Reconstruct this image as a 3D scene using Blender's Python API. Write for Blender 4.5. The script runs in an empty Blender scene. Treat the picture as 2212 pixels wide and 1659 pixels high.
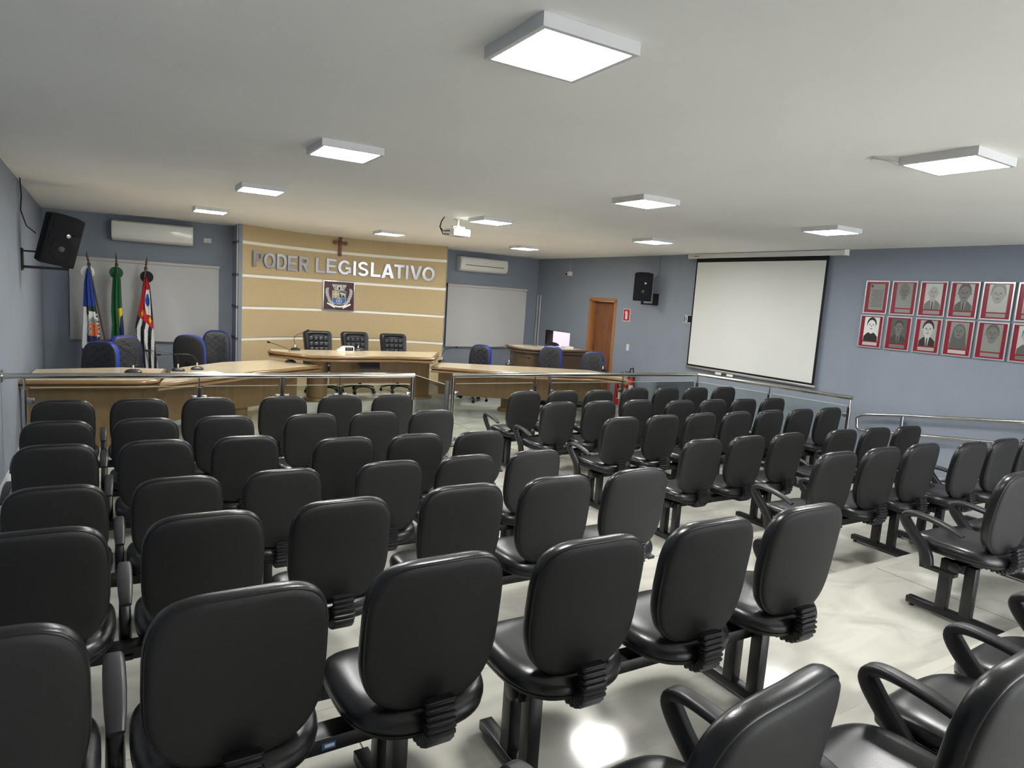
import bpy, bmesh, math, random
from mathutils import Vector, Matrix
random.seed(7)
S = bpy.context.scene
COL = S.collection
PI = math.pi

# ------------------------------------------------------------------ camera
CZ = 1.91
F_PX = 1438.62
ROT = [[0.8605393486758874, -0.5052235623949352, 0.06497061937099262],
       [-0.00912661113759028, -0.14281928015925796, -0.9897067031115504],
       [0.5093022033622302, 0.8510886000974061, -0.1275125893181336]]
cam_data = bpy.data.cameras.new('camera')
cam_data.sensor_fit = 'HORIZONTAL'
cam_data.sensor_width = 36.0
cam_data.lens = F_PX / 2212 * 36.0
cam_data.clip_start = 0.02
cam = bpy.data.objects.new('camera', cam_data)
COL.objects.link(cam)
r0, r1, r2 = ROT
cam.matrix_world = Matrix(((r0[0], -r1[0], -r2[0], 0), (r0[1], -r1[1], -r2[1], 0),
                           (r0[2], -r1[2], -r2[2], CZ), (0, 0, 0, 1)))
S.camera = cam

def at(px, py, X=None, Y=None, Z=None):
    """point of the room seen at a pixel of the photograph, on a plane of the room"""
    u = ((px - 1106) / F_PX, (py - 829.5) / F_PX, 1.0)
    d = [sum(ROT[i][j] * u[i] for i in range(3)) for j in range(3)]
    t = (Z - CZ) / d[2] if Z is not None else X / d[0] if X is not None else Y / d[1]
    return Vector((d[0] * t, d[1] * t, d[2] * t + CZ))

# ------------------------------------------------------------------ world, exposure
WORLD = 1.8
w = bpy.data.worlds.new('world'); S.world = w; w.use_nodes = True
w.node_tree.nodes['Background'].inputs[0].default_value = (0.85, 0.87, 0.9, 1)
w.node_tree.nodes['Background'].inputs[1].default_value = WORLD
S.view_settings.view_transform = 'Standard'
S.view_settings.look = 'None'
S.view_settings.exposure = 2.3
S.view_settings.gamma = 1
S.view_settings.use_curve_mapping = False
LAMP_STRENGTH = 22.0
S.cycles.max_bounces = 8
S.cycles.diffuse_bounces = 5
S.cycles.glossy_bounces = 4
S.cycles.transparent_max_bounces = 12
S.cycles.caustics_reflective = False
S.cycles.caustics_refractive = False

# ------------------------------------------------------------------ materials
def srgb(r, g, b):
    f = lambda c: (c / 255 / 12.92) if c / 255 <= 0.04045 else ((c / 255 + 0.055) / 1.055) ** 2.4
    return (f(r), f(g), f(b), 1)

def mat(name, col, rough=0.5, metal=0.0, spec=0.5, bump=0.0, bscale=200.0, var=0.0, vscale=6.0,
        coat=0.0, emit=None, estr=0.0, aniso=None, detail=3.0):
    m = bpy.data.materials.new(name); m.use_nodes = True
    nt = m.node_tree; N = nt.nodes; L = nt.links
    b = N['Principled BSDF']
    b.inputs['Base Color'].default_value = col
    b.inputs['Roughness'].default_value = rough
    b.inputs['Metallic'].default_value = metal
    b.inputs['Specular IOR Level'].default_value = spec
    if coat: b.inputs['Coat Weight'].default_value = coat; b.inputs['Coat Roughness'].default_value = 0.08
    tc = N.new('ShaderNodeTexCoord')
    if var:
        n = N.new('ShaderNodeTexNoise'); n.inputs['Scale'].default_value = vscale; n.inputs['Detail'].default_value = detail
        if aniso:
            mp = N.new('ShaderNodeMapping'); mp.inputs['Scale'].default_value = aniso
            L.new(tc.outputs['Object'], mp.inputs[0]); L.new(mp.outputs[0], n.inputs['Vector'])
        else:
            L.new(tc.outputs['Object'], n.inputs['Vector'])
        r = N.new('ShaderNodeValToRGB')
        r.color_ramp.elements[0].position = 0.3; r.color_ramp.elements[1].position = 0.7
        r.color_ramp.elements[0].color = tuple(c * (1 - var) for c in col[:3]) + (1,)
        r.color_ramp.elements[1].color = tuple(min(1, c * (1 + var)) for c in col[:3]) + (1,)
        L.new(n.outputs['Fac'], r.inputs[0]); L.new(r.outputs[0], b.inputs['Base Color'])
    if bump:
        n2 = N.new('ShaderNodeTexNoise'); n2.inputs['Scale'].default_value = bscale; n2.inputs['Detail'].default_value = 4
        L.new(tc.outputs['Object'], n2.inputs['Vector'])
        bp = N.new('ShaderNodeBump'); bp.inputs['Strength'].default_value = bump; bp.inputs['Distance'].default_value = 0.01
        L.new(n2.outputs['Fac'], bp.inputs['Height']); L.new(bp.outputs[0], b.inputs['Normal'])
    if emit:
        b.inputs['Emission Color'].default_value = emit; b.inputs['Emission Strength'].default_value = estr
    return m

M = {}
M['wall'] = mat('blue_grey_wall_paint', srgb(134, 143, 155), 0.75, bump=0.06, bscale=60, var=0.03, vscale=2.5)
M['ceiling'] = mat('white_ceiling_paint', srgb(246, 245, 242), 0.85, bump=0.03, bscale=30, var=0.02, vscale=1.2)
M['tan'] = mat('tan_textured_plaster', srgb(194, 175, 136), 0.85, bump=0.7, bscale=120, var=0.10, vscale=90)
M['groove'] = mat('white_groove_paint', srgb(248, 247, 240), 0.6)
M['groove_blue'] = mat('dark_groove_paint', srgb(62, 70, 88), 0.7)
M['vinyl'] = mat('black_vinyl', srgb(25, 26, 28), 0.29, spec=0.5, bump=0.05, bscale=300)
M['shell'] = mat('black_textured_shell', srgb(36, 36, 36), 0.58, spec=0.45, bump=0.10, bscale=700)
M['plastic'] = mat('black_plastic', srgb(28, 28, 31), 0.42, bump=0.04, bscale=400)
M['metal_black'] = mat('black_painted_steel', srgb(24, 24, 27), 0.35, spec=0.5)
M['chrome'] = mat('polished_stainless_steel', srgb(205, 203, 198), 0.16, metal=1.0)
M['steel'] = mat('brushed_steel', srgb(172, 174, 180), 0.30, metal=1.0, bump=0.03, bscale=90)
M['wood'] = mat('tan_wood_veneer', srgb(132, 107, 75), 0.42, var=0.10, vscale=14, aniso=(1, 1, 0.12), spec=0.4)
M['wood_edge'] = mat('varnished_wood_moulding', srgb(132, 103, 68), 0.25, var=0.08, vscale=10, coat=0.5)
M['wood_dark'] = mat('brown_desk_veneer', srgb(100, 82, 64), 0.4, var=0.10, vscale=14, aniso=(1, 1, 0.12))
M['marble'] = mat('cream_polished_stone', srgb(216, 200, 168), 0.12, var=0.05, vscale=5, detail=6)
M['door'] = mat('reddish_door_veneer', srgb(130, 84, 56), 0.45, var=0.2, vscale=9, aniso=(3, 3, 0.25))
M['frame_wood'] = mat('orange_pine_frame', srgb(162, 112, 66), 0.45, var=0.15, vscale=12, aniso=(3, 3, 0.25))
M['white_plastic'] = mat('white_gloss_plastic', srgb(236, 236, 228), 0.22, coat=0.3)
M['white_matte'] = mat('white_matte_enamel', srgb(215, 216, 216), 0.5)
M['grey_dark'] = mat('dark_grey_plastic', srgb(70, 72, 76), 0.5)
M['screen'] = mat('matte_white_screen_cloth', srgb(214, 216, 212), 0.9)
M['black'] = mat('black_matte', srgb(14, 15, 17), 0.6, spec=0.25)
M['blind'] = mat('light_grey_roller_cloth', srgb(196, 197, 196), 0.9, bump=0.15, bscale=500)
M['blind_tube'] = mat('grey_blind_tube', srgb(196, 194, 186), 0.5)
M['speaker'] = mat('black_speaker_plastic', srgb(20, 21, 26), 0.7, spec=0.25, bump=0.2, bscale=300)
M['grille'] = mat('black_speaker_grille', srgb(26, 28, 34), 0.7, spec=0.25, bump=0.5, bscale=900)
M['red'] = mat('red_enamel', srgb(190, 40, 34), 0.3, coat=0.3)
M['red_panel'] = mat('red_plaque_acrylic', srgb(140, 26, 46), 0.25)
M['alu'] = mat('aluminium_frame', srgb(200, 200, 202), 0.3, metal=0.8)
M['blue_vinyl'] = mat('blue_vinyl', srgb(42, 66, 168), 0.4)
M['leather'] = mat('black_leather', srgb(30, 31, 35), 0.33, bump=0.25, bscale=60)
M['brown_wood'] = mat('dark_turned_wood', srgb(78, 54, 42), 0.4)
M['copper'] = mat('reddish_brown_carved_wood', srgb(112, 66, 50), 0.45)
M['copper_light'] = mat('pale_brown_figure', srgb(160, 112, 82), 0.45)
M['paper'] = mat('white_paper', srgb(232, 232, 226), 0.7)
M['pink'] = mat('pale_pink_wall_paint', srgb(206, 180, 190), 0.8)
M['maroon'] = mat('maroon_panel', srgb(62, 16, 34), 0.35)
M['silver'] = mat('silver_relief', srgb(196, 196, 192), 0.4)
M['gold'] = mat('gold_relief', srgb(190, 156, 76), 0.4)
M['blue_enamel'] = mat('blue_enamel', srgb(52, 100, 168), 0.4)
M['dark_green'] = mat('dark_green_enamel', srgb(30, 52, 50), 0.4)
M['monitor'] = mat('monitor_black_screen', srgb(48, 44, 56), 0.25)
M['strip'] = mat('beige_stone_nosing', srgb(188, 186, 176), 0.2)
for nm, c in dict(f_blue=(34, 66, 150), f_navy=(22, 36, 96), f_white=(222, 222, 220), f_green=(14, 84, 44), f_dkgreen=(34, 62, 36),
                  f_yellow=(232, 200, 24), f_red=(190, 28, 40), f_black=(22, 24, 28), f_orange=(214, 98, 44)).items():
    M[nm] = mat('flag_cloth_' + nm[2:], srgb(*c), 0.75, bump=0.1, bscale=200)
for i, g in enumerate((92, 116, 140, 165, 190, 222)):
    M['etch%d' % i] = mat('etched_metal_tone_%s' % 'abcdef'[i], srgb(g, g, g - 3), 0.32, metal=0.25)
M['etch_dark'] = mat('etched_dark_ink', srgb(58, 58, 58), 0.45)
M['etch_black'] = mat('etched_black_ink', srgb(22, 22, 22), 0.5)

# lamp diffuser
m = bpy.data.materials.new('lit_lamp_diffuser'); m.use_nodes = True
nt = m.node_tree; nt.nodes.clear()
e = nt.nodes.new('ShaderNodeEmission'); e.inputs[0].default_value = (1.0, 0.985, 0.96, 1); e.inputs[1].default_value = LAMP_STRENGTH
o = nt.nodes.new('ShaderNodeOutputMaterial'); nt.links.new(e.outputs[0], o.inputs[0]); M['lamp'] = m

# thin glass
def glass_mat(name, tint, gloss):
    m = bpy.data.materials.new(name); m.use_nodes = True
    nt = m.node_tree; nt.nodes.clear()
    t = nt.nodes.new('ShaderNodeBsdfTransparent'); t.inputs[0].default_value = tint
    g = nt.nodes.new('ShaderNodeBsdfGlossy'); g.inputs['Roughness'].default_value = 0.02
    fr = nt.nodes.new('ShaderNodeFresnel'); fr.inputs[0].default_value = 1.45
    mu = nt.nodes.new('ShaderNodeMath'); mu.operation = 'MULTIPLY'; mu.inputs[1].default_value = gloss
    mx = nt.nodes.new('ShaderNodeMixShader'); o = nt.nodes.new('ShaderNodeOutputMaterial')
    nt.links.new(fr.outputs[0], mu.inputs[0]); nt.links.new(mu.outputs[0], mx.inputs[0])
    nt.links.new(t.outputs[0], mx.inputs[1]); nt.links.new(g.outputs[0], mx.inputs[2]); nt.links.new(mx.outputs[0], o.inputs[0])
    return m
M['glass'] = glass_mat('clear_glass', (0.93, 0.96, 0.94, 1), 0.8)
M['glass_edge'] = mat('pale_glass_edge', srgb(206, 214, 196), 0.3)

# polished porcelain floor with 60 cm tiles
m = bpy.data.materials.new('polished_porcelain_tiles'); m.use_nodes = True
nt = m.node_tree; N = nt.nodes; L = nt.links; b = N['Principled BSDF']
b.inputs['Roughness'].default_value = 0.10; b.inputs['Specular IOR Level'].default_value = 0.55
tc = N.new('ShaderNodeTexCoord'); sx = N.new('ShaderNodeSeparateXYZ'); L.new(tc.outputs['Object'], sx.inputs[0])
def line(axis, off):
    a = N.new('ShaderNodeMath'); a.operation = 'ADD'; a.inputs[1].default_value = 60 - off; L.new(sx.outputs[axis], a.inputs[0])
    p = N.new('ShaderNodeMath'); p.operation = 'PINGPONG'; p.inputs[1].default_value = WORLD; L.new(a.outputs[0], p.inputs[0])
    c = N.new('ShaderNodeMath'); c.operation = 'LESS_THAN'; c.inputs[1].default_value = 0.0032; L.new(p.outputs[0], c.inputs[0])
    return c
lx = line('X', 3.14); ly = line('Y', 2.17)
mx = N.new('ShaderNodeMath'); mx.operation = 'MAXIMUM'; L.new(lx.outputs[0], mx.inputs[0]); L.new(ly.outputs[0], mx.inputs[1])
n1 = N.new('ShaderNodeTexNoise'); n1.inputs['Scale'].default_value = 3.0; n1.inputs['Detail'].default_value = 10; n1.inputs['Distortion'].default_value = 1.1
mp = N.new('ShaderNodeMapping'); mp.inputs['Scale'].default_value = (0.7, 1.6, 1); mp.inputs['Rotation'].default_value = (0, 0, 0.5)
L.new(tc.outputs['Object'], mp.inputs[0]); L.new(mp.outputs[0], n1.inputs['Vector'])
cr = N.new('ShaderNodeValToRGB'); E = cr.color_ramp.elements
E[0].position = 0.28; E[0].color = srgb(168, 167, 158); E[1].position = 0.72; E[1].color = srgb(200, 199, 188)
e2 = E.new(0.5); e2.color = srgb(187, 186, 176)
L.new(n1.outputs['Fac'], cr.inputs[0])
mc = N.new('ShaderNodeMix'); mc.data_type = 'RGBA'; L.new(mx.outputs[0], mc.inputs[0]); L.new(cr.outputs[0], mc.inputs[6])
mc.inputs[7].default_value = srgb(96, 94, 88)
L.new(mc.outputs[2], b.inputs['Base Color'])
M['floor'] = m

# quilted vinyl for the office chairs
m = M['quilt'] = mat('quilted_black_vinyl', srgb(34, 37, 43), 0.38)

# ------------------------------------------------------------------ mesh helpers
class MB:
    def __init__(s): s.v = []; s.f = []; s.mi = []
    def add(s, vs, fs, mi=0):
        o = len(s.v); s.v += [tuple(v) for v in vs]; s.f += [tuple(i + o for i in f) for f in fs]; s.mi += [mi] * len(fs); return s
    def box(s, x0, x1, y0, y1, z0, z1, mi=0, mx=None):
        vs = [Vector((x, y, z)) for z in (z0, z1) for y in (y0, y1) for x in (x0, x1)]
        if mx is not None: vs = [mx @ v for v in vs]
        return s.add(vs, [(0, 2, 3, 1), (4, 5, 7, 6), (0, 1, 5, 4), (2, 6, 7, 3), (0, 4, 6, 2), (1, 3, 7, 5)], mi)
    def prism(s, poly, z0, z1, mi=0, mx=None):
        n = len(poly)
        a = sum(poly[i][0] * poly[(i + 1) % n][1] - poly[(i + 1) % n][0] * poly[i][1] for i in range(n))
        if a < 0: poly = poly[::-1]
        vs = [Vector((p[0], p[1], z0)) for p in poly] + [Vector((p[0], p[1], z1)) for p in poly]
        if mx is not None: vs = [mx @ v for v in vs]
        fs = [tuple(range(n))[::-1], tuple(range(n, 2 * n))] + [(i, (i + 1) % n, n + (i + 1) % n, n + i) for i in range(n)]
        return s.add(vs, fs, mi)
    def rings(s, rings, cap0=True, cap1=True, mi=0, closed=True):
        n = len(rings[0]); vs = [p for r in rings for p in r]; fs = []
        for k in range(len(rings) - 1):
            for i in range(n if closed else n - 1):
                j = (i + 1) % n
                fs.append((k * n + i, k * n + j, (k + 1) * n + j, (k + 1) * n + i))
        if cap0: fs.append(tuple(range(n))[::-1])
        if cap1: fs.append(tuple((len(rings) - 1) * n + i for i in range(n)))
        return s.add(vs, fs, mi)
    def sweep(s, pts, prof, scales=None, up=Vector((0, 0, 1)), mi=0, caps=True):
        """prof: list of (a, b) in the plane across the path, b along up"""
        pts = [Vector(p) for p in pts]; rs = []
        nrm = None
        for i, p in enumerate(pts):
            if i == 0: t = pts[1] - p
            elif i == len(pts) - 1: t = p - pts[i - 1]
            else: t = (pts[i + 1] - p).normalized() + (p - pts[i - 1]).normalized()
            t.normalize()
            if nrm is None:
                nrm = up - t * up.dot(t)
                if nrm.length < 1e-4: nrm = Vector((0, 1, 0)) - t * t.y
            else: nrm = nrm - t * nrm.dot(t)
            nrm.normalize(); sd = t.cross(nrm)
            k = 1 if scales is None else scales[i]
            ka, kb = k if isinstance(k, tuple) else (k, k)
            mit = 1.0
            if 0 < i < len(pts) - 1:
                c = (pts[i + 1] - p).normalized().dot((p - pts[i - 1]).normalized())
                mit = 1 / max(0.5, math.sqrt((1 + max(-1, min(1, c))) / 2))
            rs.append([p + sd * a * ka * mit + nrm * b_ * kb for a, b_ in prof])
        return s.rings(rs, caps, caps, mi)
    def tube(s, pts, r, seg=10, mi=0, scales=None):
        prof = [(r * math.cos(2 * PI * i / seg), r * math.sin(2 * PI * i / seg)) for i in range(seg)]
        return s.sweep(pts, prof, scales, mi=mi)
    def cyl(s, p0, p1, r, seg=16, mi=0): return s.tube([p0, p1], r, seg, mi)
    def lathe(s, prof, c=(0, 0, 0), seg=24, mi=0, mx=None):
        c = Vector(c); rs = []
        for r, z in prof:
            ring = [Vector((r * math.cos(2 * PI * i / seg), r * math.sin(2 * PI * i / seg), z)) for i in range(seg)]
            if mx is not None: ring = [mx @ v for v in ring]
            rs.append([v + c for v in ring])
        return s.rings(rs, prof[0][0] > 1e-6, prof[-1][0] > 1e-6, mi)
    def mesh(s, name, mats, smooth=35, bevel=0):
        me = bpy.data.meshes.new(name); me.from_pydata(s.v, [], s.f)
        for mm in (mats if isinstance(mats, (list, tuple)) else [mats]): me.materials.append(mm)
        for p, i in zip(me.polygons, s.mi): p.material_index = i
        bm = bmesh.new(); bm.from_mesh(me)
        bmesh.ops.remove_doubles(bm, verts=bm.verts, dist=1e-5)
        bmesh.ops.recalc_face_normals(bm, faces=bm.faces)
        if bevel:
            eds = [e for e in bm.edges if len(e.link_faces) == 2 and e.calc_face_angle(0) > 0.6]
            bmesh.ops.bevel(bm, geom=eds, offset=bevel, segments=2, affect='EDGES', profile=0.5, clamp_overlap=True)
        if smooth:
            a = math.radians(smooth)
            for f in bm.faces: f.smooth = True
            for e in bm.edges:
                if len(e.link_faces) != 2 or e.calc_face_angle(0) > a: e.smooth = False
        bm.to_mesh(me); bm.free()
        return me
    def build(s, name, mats, parent=None, smooth=35, bevel=0, loc=None):
        o = bpy.data.objects.new(name, s.mesh(name, mats, smooth, bevel)); COL.objects.link(o)
        if parent is not None: o.parent = parent
        if loc is not None: o.location = loc
        return o

def tag(o, label=None, cat=None, group=None, kind=None):
    if label: o['label'] = label
    if cat: o['category'] = cat
    if group: o['group'] = group
    if kind: o['kind'] = kind
    return o
def thing(name, label, cat, loc=(0, 0, 0), rz=0.0, group=None):
    o = bpy.data.objects.new(name, None); COL.objects.link(o); o.location = loc; o.rotation_euler = (0, 0, rz)
    o.empty_display_size = 0.1
    return tag(o, label, cat, group)
def inst(name, me, parent, loc=(0, 0, 0), rz=0.0):
    o = bpy.data.objects.new(name, me); COL.objects.link(o); o.parent = parent; o.location = loc; o.rotation_euler = (0, 0, rz); return o
KIDS = {}
def copy_tree(o, parent=None):
    c = o.copy(); COL.objects.link(c); c.parent = parent
    for ch in [x for x in list(COL.objects) if x.parent == o]: copy_tree(ch, c)
    return c
def struct(name, mb, m, smooth=0, bevel=0):
    return tag(mb.build(name, m, smooth=smooth, bevel=bevel), kind='structure')
def superell(w, h, n1, n2, N=56):
    out = []
    for i in range(N):
        a = 2 * PI * i / N; c, s_ = math.cos(a), math.sin(a); n = n1 if s_ >= 0 else n2
        out.append((math.copysign(abs(c) ** (2 / n), c) * w / 2, math.copysign(abs(s_) ** (2 / n), s_) * h / 2))
    return out
def rrect(w, h, r, k=4):
    out = []
    for cx, cy, a0 in ((w / 2 - r, h / 2 - r, 0), (-w / 2 + r, h / 2 - r, PI / 2), (-w / 2 + r, -h / 2 + r, PI), (w / 2 - r, -h / 2 + r, 1.5 * PI)):
        for i in range(k + 1):
            a = a0 + i * PI / 2 / k; out.append((cx + r * math.cos(a), cy + r * math.sin(a)))
    return out

# ------------------------------------------------------------------ room shell
H = 2.81
L1, L2, L3 = 0.1465, 0.288, 0.37
XW = 8.119
XR = 7.64          # right edge of the tiers, the ramp runs beyond
fl = MB()
fl.box(-1.1, XW, 3.45, 13.2, -0.2, 0.0)
fl.box(XR, XW, -3.3, 3.45, -0.2, -0.01)
struct('floor', fl, M['floor'])
for nm, z, y0, y1 in (('floor_tier_low', L1, 2.43, 3.45), ('floor_tier_middle', L2, 1.45, 2.43), ('floor_tier_top', L3, -3.3, 1.45)):
    t = MB(); t.box(-0.95, XR, y0, y1, -0.1, z); struct(nm, t, M['floor'])
for nm, z, y in (('trim_1', L1, 3.45), ('trim_2', L2, 2.43), ('trim_3', L3, 1.45)):
    t = MB(); t.box(-0.84, XR, y - 0.052, y + 0.006, z - 0.012, z + 0.002); struct(nm, t, M['strip'])
# ramp along the right wall
t = MB(); t.add([(XR, 5.6, 0.001), (XW, 5.6, 0.001), (XW, 2.2, L3), (XR, 2.2, L3), (XW, -3.3, L3), (XR, -3.3, L3),
                 (XR, 5.6, -0.1), (XW, 5.6, -0.1), (XW, -3.3, -0.1), (XR, -3.3, -0.1)],
                [(0, 1, 2, 3), (3, 2, 4, 5), (6, 9, 8, 7), (0, 3, 5, 9, 6), (1, 7, 8, 4, 2), (0, 6, 7, 1), (5, 4, 8, 9)])
struct('floor_ramp', t, M['floor'])
t = MB(); t.box(-1.3, XW + 0.3, -3.4, 13.3, H, H + 0.12); struct('ceiling', t, M['ceiling'])
# left wall: straight then opening out slightly towards the front
WL = [(-0.845, -3.3), (-0.845, 7.3), (-0.985, 12.62)]
t = MB(); t.prism([WL[0], WL[1], WL[2], (-1.2, 12.75), (-1.2, -3.3)], -0.2, H); struct('wall_left', t, M['wall'])
t = MB(); t.prism([(-1.2, 12.65), (1.72, 12.33), (1.72, 12.6), (-1.2, 13.0)], -0.2, H); struct('wall_front_left', t, M['wall'])
t = MB(); t.prism([(5.3, 12.60), (XW + 0.15, 12.745), (XW + 0.15, 13.0), (5.3, 13.0)], -0.2, H); struct('wall_front_right', t, M['wall'])
t = MB()
for x0, x1, z0, z1 in ((-1.2, 2.9, -0.2, H), (2.9, 7.9, -0.2, L3 + 0.02), (2.9, 7.9, 2.62, H), (7.9, XW + 0.15, -0.2, H)): t.box(x0, x1, -3.4, -3.3, z0, z1)
struct('wall_back', t, M['ceiling'])  # wide unseen opening, added to let world light in from behind
def front_left_y(x): return 12.65 + (x + 1.2) * (12.33 - 12.65) / 2.92
# right wall with door and hatch openings
DY0, DY1, DZ = 9.96, 10.71, 1.985
WY0, WY1, WZ0, WZ1 = 11.35, 12.25, 0.80, 1.275
t = MB()
def rw(y0, y1, z0, z1): t.box(XW, XW + 0.15, y0, y1, z0, z1)
rw(-3.4, DY0, -0.2, H); rw(DY0, DY1, DZ, H); rw(DY1, WY0, -0.2, H); rw(WY0, WY1, -0.2, WZ0); rw(WY0, WY1, WZ1, H); rw(WY1, 13.0, -0.2, H)
struct('wall_right', t, M['wall'])
t = MB(); t.box(9.6, 9.7, 8.8, 13.4, -0.2, H); t.box(XW + 0.15, 9.6, 13.0, 13.1, -0.2, H); t.box(XW + 0.15, 9.6, 8.9, 9.0, -0.2, H)
struct('wall_next_room', t, M['pink'])
t = MB(); t.box(XW + 0.15, 9.7, 8.9, 13.1, -0.2, 0); struct('floor_next_room', t, M['floor'])
t = MB(); t.box(XW + 0.3, 9.7, 8.9, 13.1, H, H + 0.1); struct('ceiling_next_room', t, M['ceiling'])
nl = bpy.data.lights.new('next_room_fill', 'AREA'); nl.energy = 30; nl.size = 0.6  # unseen area light, added to brighten the pink room behind the hatch
lo = bpy.data.objects.new('next_room_fill', nl); COL.objects.link(lo); lo.location = (8.95, 11.2, H - 0.03)
# hatch frame
t = MB(); t.box(XW - 0.012, XW + 0.16, WY1 - 0.045, WY1, WZ0, WZ1); t.box(XW + 0.02, XW + 0.16, WY0, WY0 + 0.01, WZ0, WZ1)
t.box(XW - 0.004, XW + 0.16, WY0, WY1, WZ1 - 0.008, WZ1); t.box(XW - 0.02, XW + 0.18, WY0, WY1, WZ0, WZ0 + 0.02)
hf = struct('window_1', t, M['black'])
# door
dr = tag(thing('door_1', None, None), kind='structure')
t = MB()
for (y0, y1, z0, z1) in ((DY0 - 0.045, DY0 + 0.02, 0, DZ), (DY1 - 0.02, DY1 + 0.045, 0, DZ), (DY0 - 0.045, DY1 + 0.045, DZ - 0.02, DZ + 0.045)):
    t.box(XW - 0.015, XW + 0.165, y0, y1, z0, z1)
t.build('door_frame', M['frame_wood'], dr, bevel=0.004)
t = MB(); t.box(XW + 0.115, XW + 0.15, DY0 + 0.021, DY1 - 0.021, 0.005, DZ - 0.022); leaf = t.build('door_leaf', M['door'], dr, bevel=0.002)
for z in (0.35, 1.05, 1.8):
    t = MB(); t.box(XW + 0.09, XW + 0.118, DY1 - 0.05, DY1 - 0.021, z - 0.05, z + 0.05); t.build('hinge', M['steel'], leaf)
t = MB(); t.lathe([(0, 0), (0.03, 0.0), (0.03, 0.01), (0.012, 0.014), (0.012, 0.04), (0.027, 0.05), (0.027, 0.065), (0, 0.075)],
                  c=(XW + 0.115, DY0 + 0.09, 1.0), seg=16, mx=Matrix.Rotation(-PI / 2, 3, 'Y')); t.build('door_knob', M['steel'], leaf)
# baseboards
t = MB(); t.prism([(-0.845, 3.46), (-0.845, 7.3), (-0.98, 12.6), (-0.965, 12.6), (-0.83, 7.3), (-0.83, 3.46)], 0, 0.10); struct('baseboard_left', t, M['white_matte'])
t = MB(); t.box(XW - 0.015, XW, 5.6, DY0 - 0.05, 0, 0.08); struct('baseboard_right', t, M['floor'])
t = MB(); t.prism([(5.4, 12.585), (XW, 12.72), (XW, 12.74), (5.4, 12.605)], 0, 0.09); struct('baseboard_front', t, M['floor'])

# curved tan feature wall
P1, P2, P3 = (1.758, 11.681), (3.741, 12.345), (5.431, 11.814)
def circ(a, b, c):
    ax, ay = a; bx, by = b; cx, cy = c
    d = 2 * (ax * (by - cy) + bx * (cy - ay) + cx * (ay - by))
    ux = ((ax * ax + ay * ay) * (by - cy) + (bx * bx + by * by) * (cy - ay) + (cx * cx + cy * cy) * (ay - by)) / d
    uy = ((ax * ax + ay * ay) * (cx - bx) + (bx * bx + by * by) * (ax - cx) + (cx * cx + cy * cy) * (bx - ax)) / d
    return ux, uy, math.hypot(ax - ux, ay - uy)
CX, CY, CR = circ(P1, P2, P3)
A0 = math.atan2(P1[1] - CY, P1[0] - CX); A1 = math.atan2(P3[1] - CY, P3[0] - CX)
def arc(k, off=0.0):
    a = A0 + (A1 - A0) * k; return (CX + (CR - off) * math.cos(a), CY + (CR - off) * math.sin(a), a)
NA = 40
grooves = [2.53, 2.00, 1.475, 0.955, 0.43]
gh = 0.026
zb = [(0.15, 0.43 - gh)] + [(grooves[i + 1] + gh, grooves[i] - gh) for i in range(3, -1, -1)] + [(2.53 + gh, H)]
t = MB()
for z0, z1 in zb:
    fr = [arc(i / NA)[:2] for i in range(NA + 1)]; bk = [arc(i / NA, -0.10)[:2] for i in range(NA + 1)]
    t.prism(fr + bk[::-1], z0, z1)
struct('wall_feature', t, M['tan'])
t = MB(); fr = [arc(i / NA, -0.028)[:2] for i in range(NA + 1)]; bk = [arc(i / NA, -0.12)[:2] for i in range(NA + 1)]
t.prism(fr + bk[::-1], 0.15, H - 0.002); struct('wall_feature_groove', t, M['groove'])
# blue side returns of the feature wall
t = MB(); t.prism([(1.70, 11.70), (1.757, 11.683), (1.78, 11.85), (1.78, 12.6), (1.70, 12.6)], 0, H); struct('wall_feature_side_left', t, M['wall'])
for z in grooves[:-1]:
    pass
t = MB()
for z in grooves[:-1]: t.box(1.688, 1.705, 11.69, 12.33, z - 0.02, z + 0.02)
struct('trim_4', t, M['groove_blue'])
t = MB(); t.prism([(5.42, 11.98), (5.50, 11.98), (5.50, 12.7), (5.36, 12.7), (5.36, 11.98)], 0, H); struct('wall_feature_side_right', t, M['wall'])
# platform under the president's counter
t = MB(); t.prism([(2.35, 10.08), (5.02, 10.06), (5.3, 11.9), (5.3, 12.7), (1.8, 12.7), (1.8, 11.6), (2.35, 10.9)], 0, 0.15)
struct('floor_platform', t, M['floor'])

# ------------------------------------------------------------------ ceiling lamps
ZL = 2.77
k_ = (ZL - CZ) / 0.9
lamp_xy = [(x * 0.9 * k_, y * 0.9 * k_) for x, y in ((1.58, 2.43), (1.5, 5.2), (1.39, 8.05), (1.23, 11.29), (4.47, 5.15), (4.51, 2.33), (4.38, 8.15), (4.26, 11.78), (7.08, 11.69), (7.17, 8.0), (7.16, 4.97))]
LS = 0.416 * 0.9 * k_ / 2
lamp_lab = ['largest ceiling lamp, square LED panel right above the left seating block', 'square LED panel in the left column, next in front of the largest one',
            'square LED panel in the left column, third from the camera', 'smallest square LED panel of the left column, nearest the flags',
            'square LED panel in the middle column, between the projector and the viewer', 'square LED panel at the far right with a loose grey wire at its corner',
            'square LED panel right beside the ceiling projector', 'square LED panel in front of the tan feature wall',
            'square LED panel nearest the corner with the right air conditioner', 'square LED panel above the door side of the right wall speaker',
            'square LED panel in front of the large projection screen']
hw = LS + 0.02
fm = MB()
for (x0, x1, y0, y1) in ((-hw, hw, -hw, -LS), (-hw, hw, LS, hw), (-hw, -LS, -LS, LS), (LS, hw, -LS, LS)): fm.box(x0, x1, y0, y1, ZL - H - 0.004, 0)
frame_me = fm.mesh('frame', M['white_matte'], 0)
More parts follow.
